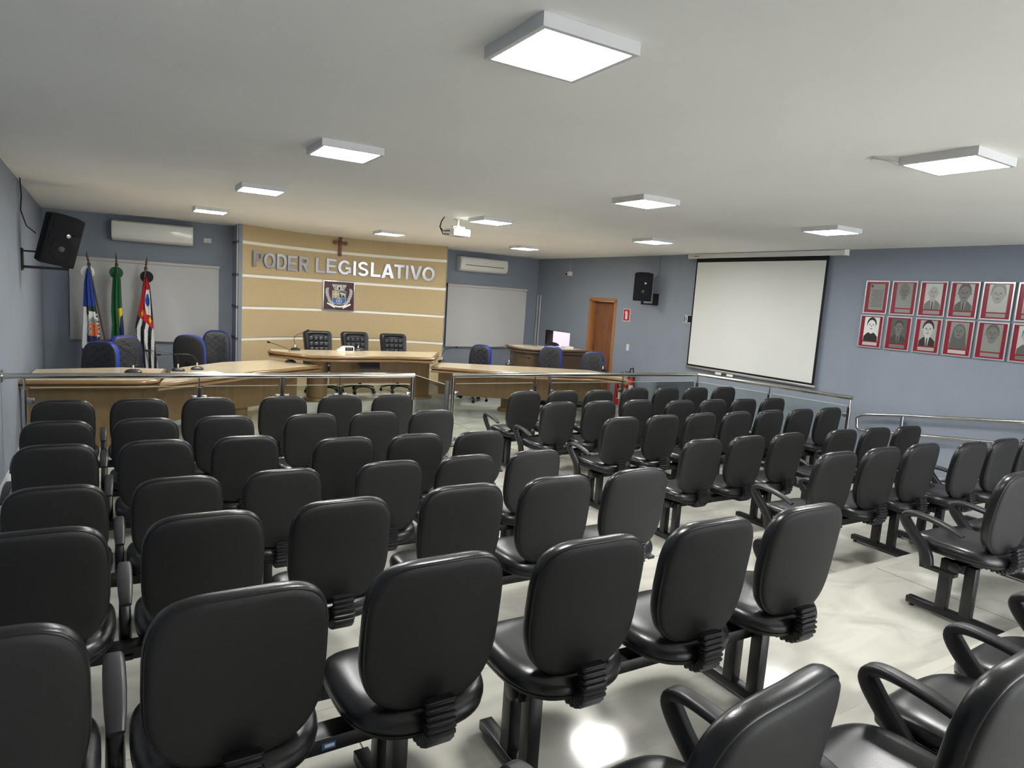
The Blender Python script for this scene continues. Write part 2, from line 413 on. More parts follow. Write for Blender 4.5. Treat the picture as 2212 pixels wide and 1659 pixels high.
dm = MB(); dm.box(-LS, LS, -LS, LS, ZL - H, ZL - H + 0.006); diff_me = dm.mesh('diffuser', M['lamp'], 0)
for (x, y), lb in zip(lamp_xy, lamp_lab):
    o = thing('ceiling_lamp', lb, 'ceiling lamp', (x, y, H - 0.001), 0, 'square LED ceiling lamps')
    inst('frame', frame_me, o); inst('diffuser', diff_me, o)
    if 'loose' in lb:
        t = MB(); t.tube([(-hw, hw, -0.035), (-hw - 0.05, hw + 0.03, -0.02), (-hw - 0.10, hw + 0.09, -0.006), (-hw - 0.06, hw + 0.12, -0.004)], 0.006, 8); t.build('loose_wire', M['alu'], o)

# ------------------------------------------------------------------ public seating benches
BW, BH, BZ = 0.43, 0.472, 0.90 - 0.236
TILT = 0.12
def back_pt(px, pz, d):
    y = d + 0.30 * px * px - 0.05 * (pz / 0.236) ** 2 * 0.2
    c, s_ = math.cos(TILT), math.sin(TILT)
    return Vector((px, y * c - pz * s_, pz * c + y * s_ + BZ))
out = superell(BW, BH, 4.0, 2.85)
def back_rings(spec): return [[back_pt(a * s_, b * s_, d) for a, b in out] for s_, d in spec]
t = MB(); t.rings(back_rings([(0.970, -0.019), (0.985, -0.018), (0.995, -0.012), (1.0, -0.002), (0.995, 0.012), (0.97, 0.024), (0.90, 0.032), (0.7, 0.036), (0.4, 0.036), (0.1, 0.035)]))
back_me = t.mesh('backrest', M['vinyl'], 60)
t = MB(); t.rings(back_rings([(0.1, -0.034), (0.5, -0.034), (0.80, -0.032), (0.90, -0.030), (0.95, -0.026), (0.968, -0.018)]))
shell_me = t.mesh('back_shell', M['shell'], 60)
sout = superell(0.462, 0.475, 3.6, 2.9)
def seat_pt(a, b, z):
    yy = b + 0.200
    drop = 0.030 * max(0, (b - 0.08) / 0.16) ** 2
    lift = -0.012 * max(0, (-b - 0.06) / 0.18) ** 2
    return Vector((a, yy, z - drop + lift + 0.22 * a * a))
t = MB(); t.rings([[seat_pt(a * s_, b * s_, z) for a, b in sout] for s_, z in ((0.955, 0.386), (0.985, 0.389), (1.0, 0.398), (0.998, 0.408), (0.982, 0.421), (0.95, 0.433), (0.90, 0.442), (0.82, 0.449), (0.7, 0.453), (0.5, 0.454), (0.2, 0.453), (0.05, 0.453))])
seat_me = t.mesh('seat', M['vinyl'], 60)
t = MB(); t.rings([[seat_pt(a * s_, b * s_, z) for a, b in sout] for s_, z in ((0.3, 0.362), (0.8, 0.362), (0.95, 0.370), (0.985, 0.378), (0.99, 0.388), (0.95, 0.390))])
seatshell_me = t.mesh('seat_shell', M['plastic'], 60)
# ribbed bellows joining seat and backrest
path = [(0, 0.10, 0.352), (0, 0.04, 0.345), (0, -0.01, 0.347), (0, -0.045, 0.358), (0, -0.066, 0.385), (0, -0.068, 0.42), (0, -0.060, 0.455), (0, -0.050, 0.495)]
pp = []; sc = []
for i in range(len(path) - 1):
    for k in range(8):
        f = k / 8; pp.append(tuple(path[i][j] * (1 - f) + path[i + 1][j] * f for j in range(3)))
pp = [tuple(sum(pp[min(max(i + d, 0), len(pp) - 1)][j] for d in (-2, -1, 0, 1, 2)) / 5 for j in range(3)) for i in range(len(pp))]
for i in range(len(pp)): sc.append((1.0, 1.0) if i % 4 in (1, 2) else (0.90, 0.66))
t = MB(); t.sweep(pp, rrect(0.094, 0.044, 0.010, 2), sc, up=Vector((0, -0.3, -1))); bellow_me = t.mesh('bellows', M['plastic'], 22)
# armrest
def arm_mesh():
    path = [(0, 0.095, 0.545), (0, 0.15, 0.566), (0, 0.23, 0.585), (0, 0.31, 0.594), (0, 0.365, 0.593), (0, 0.395, 0.580), (0, 0.400, 0.556),
            (0, 0.385, 0.530), (0, 0.355, 0.495), (0, 0.315, 0.455), (0, 0.280, 0.415), (0, 0.262, 0.378), (0, 0.255, 0.340), (0, 0.255, 0.322)]
    scs = [(0.75, 0.6), (0.95, 0.85), (1.05, 1.0), (1.05, 1.05), (1.0, 1.2), (0.95, 1.4), (0.9, 1.9), (0.85, 2.1), (0.8, 2.1), (0.8, 2.1), (0.85, 2.3), (0.9, 2.5), (0.9, 2.5), (0.85, 2.3)]
    def cat(a, b, c, d, u): return 0.5 * (2 * b + (c - a) * u + (2 * a - 5 * b + 4 * c - d) * u * u + (3 * b - a - 3 * c + d) * u ** 3)
    P_, S_ = [], []
    for i in range(len(path) - 1):
        i0, i3 = max(i - 1, 0), min(i + 2, len(path) - 1)
        for k in range(3):
            u = k / 3
            P_.append(tuple(cat(path[i0][j], path[i][j], path[i + 1][j], path[i3][j], u) for j in range(3)))
            S_.append(tuple(scs[i][j] * (1 - u) + scs[i + 1][j] * u for j in range(2)))
    P_.append(path[-1]); S_.append(scs[-1])
    t = MB(); t.sweep(P_, rrect(0.052, 0.026, 0.012, 4), S_)
    return t.mesh('armrest', M['plastic'], 50)
arm_me = arm_mesh()
# leg
t = MB()
t.box(-0.024, 0.024, 0.06, 0.115, 0.05, 0.34); t.box(-0.024, 0.024, 0.185, 0.24, 0.05, 0.34)
t.box(-0.026, 0.026, -0.105, 0.395, 0.018, 0.056)
t.cyl((0, -0.08, 0), (0, -0.08, 0.02), 0.014, 10); t.cyl((0, 0.37, 0), (0, 0.37, 0.02), 0.014, 10)
leg_me = t.mesh('leg', M['metal_black'], 30, 0.003)
PITCH = 0.5234
beam_cache = {}
def beam(n):
    if n not in beam_cache:
        t = MB(); t.box(-0.16, (n - 1) * PITCH + 0.16, 0.11, 0.19, 0.295, 0.342)
        for i in range(n): t.box(i * PITCH - 0.09, i * PITCH + 0.09, 0.05, 0.30, 0.342, 0.363)
        t.cyl((-0.175, 0.15, 0.318), (-0.158, 0.15, 0.318), 0.03, 12); t.cyl(((n - 1) * PITCH + 0.158, 0.15, 0.318), ((n - 1) * PITCH + 0.175, 0.15, 0.318), 0.03, 12)
        beam_cache[n] = t.mesh('beam', M['metal_black'], 30, 0.002)
    return beam_cache[n]
def bracket():
    t = MB(); t.box(-0.022, 0.022, 0.10, 0.28, 0.318, 0.336); return t.mesh('arm_bracket', M['metal_black'], 30)
brk_me = bracket()
def bench(x, y, rz, z, n, arms, label, legs=None):
    o = thing('beam_bench', label, 'bench', (x, y, z), rz, 'black beam benches for the public')
    inst('beam', beam(n), o)
    for i in range(n):
        s_ = inst('seat', seat_me, o, (i * PITCH, 0, 0)); inst('seat_shell', seatshell_me, s_)
        b_ = inst('backrest', back_me, o, (i * PITCH, 0, 0)); inst('back_shell', shell_me, b_); inst('bellows', bellow_me, b_)
    for g in arms:
        a = inst('armrest', arm_me, o, ((g - 0.5) * PITCH, 0, -0.02)); inst('arm_bracket', brk_me, a)
    for lx_ in (legs or ((-0.12, (n - 1) * PITCH - 0.06) if n > 1 else (0.0,))): inst('leg', leg_me, o, (lx_, 0, 0))
    return o
ROWS = ['front row', 'second row', 'third row', 'fourth row', 'fifth row, on the low step', 'sixth row, on the middle step']
LB1 = [(-0.37, 6.21, 0.0), (-0.353, 5.347, 0.0), (-0.317, 4.616, 0.0), (-0.259, 3.713, 0.01), (-0.243, 2.653, 0.008), (-0.271, 1.62, 0.02)]
LB2 = [(1.299, 6.206, 0), (1.333, 5.317, 0), (1.337, 4.427, -0.01), (1.411, 3.734, 0.015), (1.384, 2.695, -0.015), (1.291, 1.604, -0.015)]
RB1 = [(3.908, 6.244, 0.005), (3.892, 5.537, 0), (3.998, 4.682, 0.02), (4.048, 3.725, -0.005), (4.127, 2.629, 0), (4.10, 1.58, 0)]
RB2 = [(5.623, 6.365, -0.02), (5.472, 5.429, -0.01), (5.562, 4.692, 0.005), (5.859, 3.708, -0.035), (5.72, 2.547, 0), None]
LV = [0, 0, 0, 0, L1, L2]
for r in range(6):
    z = LV[r]
    bench(*LB1[r], z, 3, (0, 1), 'black three-seat bench against the left wall, ' + ROWS[r])
    bench(*LB2[r], z, 3, (3,), 'black three-seat bench left of the aisle, ' + ROWS[r])
    bench(*RB1[r], z, 3, (0, 1), 'black three-seat bench right of the aisle, ' + ROWS[r])
    if RB2[r]:
        n = 4 if r < 3 else 3
        bench(*RB2[r], z, n, (0, 1), 'black %s-seat bench nearest the right wall, ' % ('four' if n == 4 else 'three') + ROWS[r])
# top step: bench with armrests between all seats
bench(1.01, 0.71, 0.12, L3, 1, (0, 1), 'single black seat with two armrests, nearest the camera at the bottom edge')
bench(1.60, 0.57, 0.06, L3, 3, (0, 1, 2, 3), 'black bench with an armrest beside every seat, in the bottom right corner')
#@@PART2
# ------------------------------------------------------------------ stainless railing with glass
RY, RZ = 6.93, 0.985
GAPL, GAPR = 2.865, 3.33
CORN = (7.27, 6.90); END = (7.62, 4.76)
def rail_x(px): return at(px, 812, Y=RY).x
def post(mb, x, y, full=False, z0=0.0):
    if full: mb.cyl((x, y, z0), (x, y, RZ - 0.02), 0.021, 12)
    else:
        mb.cyl((x, y, z0), (x, y, 0.87), 0.024, 14); mb.cyl((x, y, 0.87), (x, y, RZ - 0.02), 0.009, 10)
    mb.lathe([(0.045, 0), (0.045, 0.008), (0.026, 0.014), (0.026, 0.02)], (x, y, z0), 16)
def clamp(mb, x, y, z, dx, dy):
    L_ = math.hypot(dx, dy); dx, dy = dx / L_, dy / L_
    cx, cy = x + dx * 0.045, y + dy * 0.045
    mx = Matrix.Translation((cx, cy, z)) @ Matrix.Rotation(math.atan2(dy, dx), 4, 'Z')
    mb.box(-0.024, 0.024, -0.014, 0.014, -0.024, 0.024, mx=mx)
def glass(name, p0, p1, z0, z1, parent):
    (x0, y0), (x1, y1) = p0, p1
    a = math.atan2(y1 - y0, x1 - x0); n = (-math.sin(a) * 0.004, math.cos(a) * 0.004)
    t = MB(); t.prism([(x0 + n[0], y0 + n[1]), (x1 + n[0], y1 + n[1]), (x1 - n[0], y1 - n[1]), (x0 - n[0], y0 - n[1])], z0, z1 - 0.004)
    g = t.build(name, M['glass'], parent, smooth=0)
    t = MB(); t.prism([(x0 + n[0], y0 + n[1]), (x1 + n[0], y1 + n[1]), (x1 - n[0], y1 - n[1]), (x0 - n[0], y0 - n[1])], z1 - 0.004, z1)
    t.build('glass_edge', M['glass_edge'], g, smooth=0)
    return g
def railing(label, segs, posts, rail_pts, ends=()):
    o = thing('glass_railing', label, 'railing', (0, 0, 0))
    t = MB(); t.tube(rail_pts, 0.026, 16); t.build('handrail', M['chrome'], o)
    for x, y, full in posts:
        t = MB(); post(t, x, y, full); t.build('post', M['chrome'], o)
    for p0, p1 in segs:
        g = glass('glass_panel', p0, p1, 0.10, 0.885, o)
        for (a, b) in ((p0, p1), (p1, p0)):
            for z in (0.22, 0.77):
                L_ = math.hypot(b[0] - a[0], b[1] - a[1]); ux, uy = (b[0] - a[0]) / L_, (b[1] - a[1]) / L_
                t = MB(); clamp(t, a[0] - ux * 0.04, a[1] - uy * 0.04, z, ux, uy); t.build('glass_clamp', M['steel'], g, bevel=0.003)
    for e_ in ends:
        t = MB(); t.lathe([(0.055, 0), (0.055, 0.006), (0.03, 0.012), (0.03, 0.03)], e_, 20, mx=Matrix.Rotation(PI / 2, 3, 'Y')); t.build('wall_flange', M['chrome'], o)
    return o
xs = [rail_x(52), rail_x(430), rail_x(610), rail_x(736)]
pl = [(xs[0], RY, False), (xs[1], RY, False), (xs[2], RY, True), (xs[3], RY, False), (GAPL - 0.02, RY, True)]
sg = []
for a, b in zip(pl[:-1], pl[1:]): sg.append(((a[0] + 0.04, RY), (b[0] - 0.04, RY)))
railing('stainless and glass railing left of the gate gap, running to the left wall', sg, pl,
        [(-0.835, RY, RZ), (xs[3], RY, RZ), (GAPL, RY, RZ - 0.004)], [(-0.842, RY, RZ)])
xr = [rail_x(1157), rail_x(1188), rail_x(1346)]
pr = [(GAPR + 0.02, RY, True), (xr[0], RY, False), (xr[1], RY, True), (xr[2], RY, False), (CORN[0], CORN[1], False)]
q = [END[0] + (CORN[0] - END[0]) * 0.5, END[1] + (CORN[1] - END[1]) * 0.5]
m1 = at(1650, 835, Y=5.9); mid = (CORN[0] + (END[0] - CORN[0]) * 0.52, CORN[1] + (END[1] - CORN[1]) * 0.52)
pr2 = [(mid[0], mid[1], False), (END[0], END[1], False)]
sg = [((a[0] + 0.04, RY), (b[0] - 0.04, RY)) for a, b in zip(pr[:-1], pr[1:]) if b[0] - a[0] > 0.3]
ux, uy = END[0] - CORN[0], END[1] - CORN[1]; L_ = math.hypot(ux, uy); ux /= L_; uy /= L_
sg += [((CORN[0] + ux * 0.04, CORN[1] + uy * 0.04), (mid[0] - ux * 0.04, mid[1] - uy * 0.04)), ((mid[0] + ux * 0.04, mid[1] + uy * 0.04), (END[0] - ux * 0.04, END[1] - uy * 0.04))]
railing('stainless and glass railing right of the gate gap, ending below the projection screen', sg, pr + pr2,
        [(GAPR, RY, RZ - 0.004), (xr[0], RY, RZ), (CORN[0] - 0.02, CORN[1], RZ), (CORN[0] + 0.003, CORN[1] - 0.03, RZ), (END[0], END[1] - 0.03, RZ)])
# open glass gate leaf standing in the gap
g = thing('glass_gate', 'open glass gate leaf standing in the gap between the two railings', 'gate', (0, 0, 0))
pn = glass('gate_glass', (GAPR - 0.02, RY + 0.05), (GAPR - 0.06, RY + 0.95), 0.06, 0.86, g)
t = MB(); t.box(GAPR - 0.045, GAPR + 0.005, RY + 0.045, RY + 0.085, 0.0, 0.90); t.build('gate_hinge_post', M['grey_dark'], g, bevel=0.004)
t = MB(); t.tube([(GAPR - 0.02, RY + 0.80, 0.55), (GAPR + 0.02, RY + 0.80, 0.55), (GAPR + 0.02, RY + 0.80, 0.40), (GAPR - 0.02, RY + 0.80, 0.40)], 0.008, 8); t.build('gate_handle', M['steel'], g)
# free standing ramp handrail beside the right wall
o = thing('ramp_handrail', 'double tube handrail with a rounded end beside the ramp at the right wall', 'handrail', (0, 0, 0))
XH = 8.03
def hp(px, py): return at(px, py, X=XH)
up = [hp(1852, 895), hp(1950, 897.5), hp(2212, 912)]; lo_ = [hp(1850, 930), hp(1960, 938), hp(2140, 955)]
A = up[0]; B_ = lo_[0]
d1 = (up[2] - up[1]).normalized(); d2 = (lo_[2] - lo_[0]).normalized()
pts = [up[2] + d1 * 2.0, up[1], A + (up[1] - A) * 0.25, A + (up[1] - A) * 0.08 + Vector((0, 0, -0.012)), A + Vector((0, 0.0, -0.045)),
       B_ + Vector((0, 0, 0.045)), B_ + (lo_[1] - B_) * 0.08 + Vector((0, 0, 0.012)), B_ + (lo_[1] - B_) * 0.25, lo_[1], lo_[2], lo_[2] + d2 * 1.6]
t = MB(); t.tube(pts, 0.019, 12); t.build('handrail_tube', M['chrome'], o)
for pz in (up[1], up[1] + d1 * 1.35, up[1] + d1 * 2.7):
    y = pz.y; zf = max(0.0, min(L3, L3 * (5.6 - y) / 3.4))
    t = MB(); t.cyl((XH, y, zf - 0.01), (XH, y, pz.z - 0.005), 0.02, 12); t.build('handrail_post', M['steel'], o)
    t = MB(); t.cyl((XH, y, pz.z - 0.10), (XW - 0.001, y, pz.z - 0.10), 0.008, 8); t.build('wall_bracket', M['steel'], o)

# ------------------------------------------------------------------ curved counters
def offset_line(pts, d):
    out = []
    for i, p in enumerate(pts):
        a = pts[max(i - 1, 0)]; b = pts[min(i + 1, len(pts) - 1)]
        tx, ty = b[0] - a[0], b[1] - a[1]; l = math.hypot(tx, ty)
        out.append((p[0] - ty / l * d, p[1] + tx / l * d))
    return out
def smooth_pts(pts, k=2):
    for _ in range(k):
        q = [pts[0]]
        for a, b in zip(pts[:-1], pts[1:]): q += [(a[0] * .75 + b[0] * .25, a[1] * .75 + b[1] * .25), (a[0] * .25 + b[0] * .75, a[1] * .25 + b[1] * .75)]
        pts = q + [pts[-1]]
    return pts
def counter(name, label, front, back, ztop, zfloor, panel=None, cols=(), wood='wood', pz0=None, poff=0.32, edge_ends=True, th=0.032):
    """front and back run left to right; the wooden moulding follows the front and both ends"""
    o = thing(name, label, 'counter', (front[0][0], front[0][1], zfloor))
    inv = Vector((-front[0][0], -front[0][1], -zfloor))
    def sh(mb): mb.v = [tuple(Vector(v) + inv) for v in mb.v]; return mb
    inner_f = offset_line(front, 0.03)
    t = MB(); t.prism(inner_f + back[::-1], ztop - 0.03, ztop); sh(t).build('stone_top', M['marble'], o, smooth=0, bevel=0.002)
    line_ = ([back[0]] if edge_ends else []) + list(front) + ([back[-1]] if edge_ends else [])
    for zc, r, nm in ((ztop - 0.024, 1.0, 'upper_moulding'), (ztop - 0.074, 0.92, 'lower_moulding')):
        pr_ = [(0.036 * r * math.cos(a), 0.024 * math.sin(a)) for a in [2 * PI * i / 14 for i in range(14)]]
        l2 = [(p[0], p[1]) for p in line_]
        if nm[0] == 'l': l2 = l2 if not edge_ends else [l2[0]] + offset_line(front, 0.02) + [l2[-1]]
        t = MB(); t.sweep([(p[0], p[1], zc) for p in l2], pr_); sh(t).build(nm, M['wood_edge'] if wood == 'wood' else M['wood_dark'], o, smooth=50)
    t = MB(); fr2 = offset_line(front, 0.035); t.prism(fr2 + back[::-1], ztop - 0.098, ztop - 0.03); sh(t).build('top_core', M[wood], o, smooth=0)
    if panel:
        a, b = panel; f0 = offset_line(front, poff)[a:b]; f1 = offset_line(front, poff + 0.03)[a:b]
        t = MB(); t.prism(f0 + f1[::-1], zfloor + pz0, ztop - 0.098); sh(t).build('front_panel', M[wood], o, smooth=40)
    for (x, y, r) in cols:
        t = MB(); t.lathe([(r, 0.0), (r, ztop - 0.098 - zfloor)], (x, y, zfloor), 36); c = sh(t).build('column', M[wood], o)
        t = MB(); t.lathe([(r, 0), (r + 0.045, 0), (r + 0.055, 0.02), (r + 0.045, 0.04), (r + 0.01, 0.055), (r, 0.055)], (x, y, zfloor), 36); sh(t).build('base_ring', M['wood_edge'], c, smooth=60)
    return o
def atz(ps, z): return [tuple(at(px, py, Z=z)[:2]) for px, py in ps]
ZT = 0.91
pf = atz([(583.5, 757), (678, 767.5), (740, 769), (800, 769), (860, 769.5), (934, 772.5)], ZT)
pb = atz([(584, 753.5), (700, 753.8), (944, 760.2)], ZT)
counter('president_counter', 'raised counter in the middle on two round columns, with three leather chairs behind it', pf, [(1.99, 10.50), (2.9, 10.50), (4.74, 10.48)], ZT, 0.15,
        panel=(1, 6), cols=[(2.66, 10.33, 0.155), (4.37, 10.33, 0.155)], pz0=0.26, poff=0.62)
# return panel of the raised counter behind the left column
ZC = 0.76
lf1 = [(-0.83, 8.30), (-0.2, 8.27), (0.20, 8.23), (0.36, 8.30)]
lb1 = [(-0.80, 9.20), (0.05, 9.40), (0.50, 9.27)]
counter('councillor_counter', 'left end section of the wooden councillor counter, reaching the floor and the left wall', smooth_pts(lf1), lb1, ZC, 0,
        panel=(0, 12), pz0=0.0, poff=0.12)
lf2 = atz([(352, 826), (438, 816), (560, 801), (690, 789.5)], ZC)
lb2 = [(0.62, 9.34), (1.27, 10.05), (2.00, 10.40)]
counter('councillor_counter', 'long left section of the wooden councillor counter, slanting towards the raised counter', lf2, lb2, ZC, 0,
        panel=(0, 4), cols=[(1.40, 9.70, 0.15)], pz0=0.20, poff=0.42)
rf = atz([(935, 791.5), (1040, 799.5), (1135, 806), (1240, 809.5), (1300, 811.5), (1350, 816)], ZC)
rb = [(4.69, 10.22), (5.9, 9.75), (7.05, 9.20), (7.16, 8.70)]
rf[-1] = (6.95, 8.10)
counter('councillor_counter', 'long right section of the wooden councillor counter, behind the right railing', rf, rb, ZC, 0,
        panel=(0, 5), cols=[(5.79, 9.70, 0.16)], pz0=0.26, poff=0.46)
ZD = 1.03
df = smooth_pts([(6.42, 11.0), (6.30, 10.55), (6.45, 10.22), (6.75, 10.10), (7.62, 10.08)])
counter('secretary_desk', 'high brown desk with a rounded left end in the right corner, papers on top', df, [(6.85, 11.05), (7.62, 10.55)], ZD, 0,
        panel=(0, len(df)), pz0=0.0, poff=0.07, wood='wood_dark')
# screen hanging under the raised counter
o = thing('flat_monitor', 'dark flat monitor leaning under the raised counter top', 'monitor')
c0 = at(798, 789, Y=10.0)
mx = Matrix.Translation(c0) @ Matrix.Rotation(0.02, 4, 'Z') @ Matrix.Rotation(-0.35, 4, 'X')
t = MB(); t.box(-0.175, 0.175, 0, 0.03, -0.075, 0.075, mx=mx); ob = t.build('monitor_body', M['grey_dark'], o, bevel=0.004)
t = MB(); t.box(-0.162, 0.162, -0.003, 0.0, -0.058, 0.064, mx=mx); t.build('monitor_glass', M['monitor'], o)
t = MB(); t.box(-0.03, 0.03, 0.02, 0.30, 0.03, 0.05, mx=mx); t.build('monitor_arm', M['metal_black'], o)

# ------------------------------------------------------------------ desk microphones
def mic(label, bx, by, z, neck, face=0.0, s=1.0):
    """neck: list of photo pixels from the base up to the tip, read at the depth of the base"""
    p = at(bx, by, Z=z); p.z = z + 0.0015
    o = thing('gooseneck_microphone', label, 'microphone', p, 0, 'gooseneck microphones on the counters')
    t = MB(); rs = []
    for k, zz in ((1.0, 0), (1.0, 0.012), (0.8, 0.028), (0.35, 0.040)): rs.append([Vector((a * k * 1.15 * s, b * k * s + (1 - k) * 0.02, zz)) for a, b in superell(0.13, 0.10, 3, 3, 24)])
    t.rings(rs); t.build('base', M['plastic'], o, bevel=0)
    t = MB(); t.cyl((0, 0.015, 0.035), (0, 0.015, 0.085), 0.009, 10); t.build('collar', M['white_plastic'], o)
    pts = [Vector((0, 0.015, 0.08))]
    for px, py in neck:
        w_ = at(px, py, Y=p.y + 0.015); pts.append(w_ - p)
    q = [pts[0]]
    for a, b in zip(pts[:-1], pts[1:]): q += [a * .7 + b * .3, a * .3 + b * .7]
    q.append(pts[-1])
    t = MB(); t.tube(q, 0.004, 8); t.build('neck', M['metal_black'], o)
    d = (q[-1] - q[-2]).normalized()
    t = MB(); t.tube([q[-1] - d * 0.005, q[-1] + d * 0.008, q[-1] + d * 0.03, q[-1] + d * 0.045], 0.012, 10, scales=[0.6, 1, 1, 0.5]); t.build('head', M['black'], o)
    return o
mic('gooseneck microphone with an adapter beside the leftmost blue chair, on the left end section', 288, 805, ZC, [(293, 785), (296, 768), (290, 756), (277, 750), (218, 736), (200, 732)], s=1.2)
mic('left one of the two microphones standing side by side on the long left section', 385, 801.5, ZC, [(386, 782), (383, 771), (374, 763), (350, 759), (321, 757.5)])
mic('right one of the two microphones standing side by side on the long left section', 426, 798.5, ZC, [(427, 783), (421, 772), (411, 765), (380, 765), (347, 766)])
mic('microphone at the right end of the long left section, its neck pointing left', 627.5, 783, ZC, [(629, 772), (626, 760), (622, 753), (600, 745), (583, 740)])
mic('microphone at the left end of the raised counter, beside the leather chairs', 638, 756.5, ZT, [(636, 740), (635, 728), (640, 724), (653, 719), (662, 715)])
mic('short microphone beside the white clock box on the raised counter', 774, 757.5, ZT, [(774, 751), (773, 747)])
mic('microphone at the left end of the right section, its neck arching right', 955, 782.5, ZC, [(954, 770), (957, 760), (964, 754), (976, 751), (984, 750)])
mic('microphone in the middle of the right section in front of the brown desk', 1100, 788.5, ZC, [(1102, 776), (1104, 768), (1109, 765), (1125, 769), (1140, 773)])
mic('microphone at the right end of the right section, below the open doorway', 1303, 802, ZC, [(1303, 794), (1303, 786), (1302, 780)])
# white clock box and paper
p = at(757, 761, Z=ZT)
o = thing('digital_clock', 'white wedge shaped box with a dark display on the raised counter', 'clock', (p.x - 0.03, p.y + 0.03, ZT + 0.0015))
t = MB(); mx = Matrix.Rotation(PI / 2, 4, 'X') @ Matrix.Identity(4)
t.prism([(-0.16, 0), (0.10, 0), (0.10, 0.085), (-0.05, 0.085), (-0.16, 0.01)], -0.14, 0.0, mx=mx); t.build('clock_body', M['white_plastic'], o, bevel=0.004)
t = MB(); t.box(-0.045, 0.082, -0.0035, -0.0005, 0.018, 0.072); f_ = t.build('display', M['black'], o)
t = MB()
for x in (-0.02, 0.01, 0.045): t.box(x, x + 0.003, -0.005, -0.003, 0.03, 0.06); t.box(x, x + 0.015, -0.005, -0.003, 0.057, 0.06)
t.build('digits', M['white_matte'], f_)
p = at(450, 807, Z=ZC); t = MB(); t.box(-0.15, 0.15, -0.09, 0.09, 0, 0.003); o = t.build('paper_sheet', M['paper'], None, loc=(p.x, p.y + 0.07, ZC + 0.001)); o.rotation_euler.z = 0.5
tag(o, 'white sheet of paper on the long left counter section above the railing', 'paper')
for (x, y, w_, d_, h_, rz, lb) in ((6.98, 10.38, 0.26, 0.10, 0.012, 0.1, 'flat white sheet left of the paper piles on the brown desk'), (7.20, 10.36, 0.14, 0.12, 0.04, 0.4, 'white open box standing between papers on the brown desk'),
                                   (7.40, 10.40, 0.20, 0.14, 0.035, -0.2, 'rightmost and thickest pile of papers on the brown desk')):
    t = MB(); k = max(1, int(h_ / 0.008))
    for i in range(k):
        mxx = Matrix.Rotation(random.uniform(-0.12, 0.12), 4, 'Z'); t.box(-w_ / 2, w_ / 2, -d_ / 2, d_ / 2, i * h_ / k, (i + 0.9) * h_ / k, mx=mxx)
    o = t.build('paper_pile', M['paper'], None, loc=(x, y, ZD + 0.001)); o.rotation_euler.z = rz; tag(o, lb, 'papers', 'papers on the brown desk')

# ------------------------------------------------------------------ office chairs
def star_base(o, z=0.0, chrome=False):
    m_ = M['metal_black']
    t = MB()
    for i in range(5):
        a = 2 * PI * i / 5 + 0.3
        t.sweep([(0.03 * math.cos(a), 0.03 * math.sin(a), 0.11), (0.16 * math.cos(a), 0.16 * math.sin(a), 0.105), (0.29 * math.cos(a), 0.29 * math.sin(a), 0.075)],
                rrect(0.05, 0.03, 0.008, 2), [(1, 1.1), (0.85, 0.9), (0.6, 0.7)])
    t.lathe([(0.045, 0.085), (0.045, 0.125), (0.03, 0.14)], (0, 0, 0), 16)
    b = t.build('star_base', M['plastic'], o)
    for i in range(5):
        a = 2 * PI * i / 5 + 0.3; cx, cy = 0.285 * math.cos(a), 0.285 * math.sin(a)
        t = MB()
        for s_ in (-1, 1):
            n = Vector((-math.sin(a), math.cos(a), 0)); c_ = Vector((cx, cy, 0.027)) + n * 0.014 * s_
            t.cyl(c_ - n * 0.009, c_ + n * 0.009, 0.026, 14)
        t.cyl((cx, cy, 0.03), (cx, cy, 0.075), 0.007, 8); t.build('caster', M['black'], b)
    t = MB(); t.cyl((0, 0, 0.12), (0, 0, 0.26), 0.028, 14); t.cyl((0, 0, 0.26), (0, 0, 0.40), 0.016, 12); t.build('gas_column', m_, o)
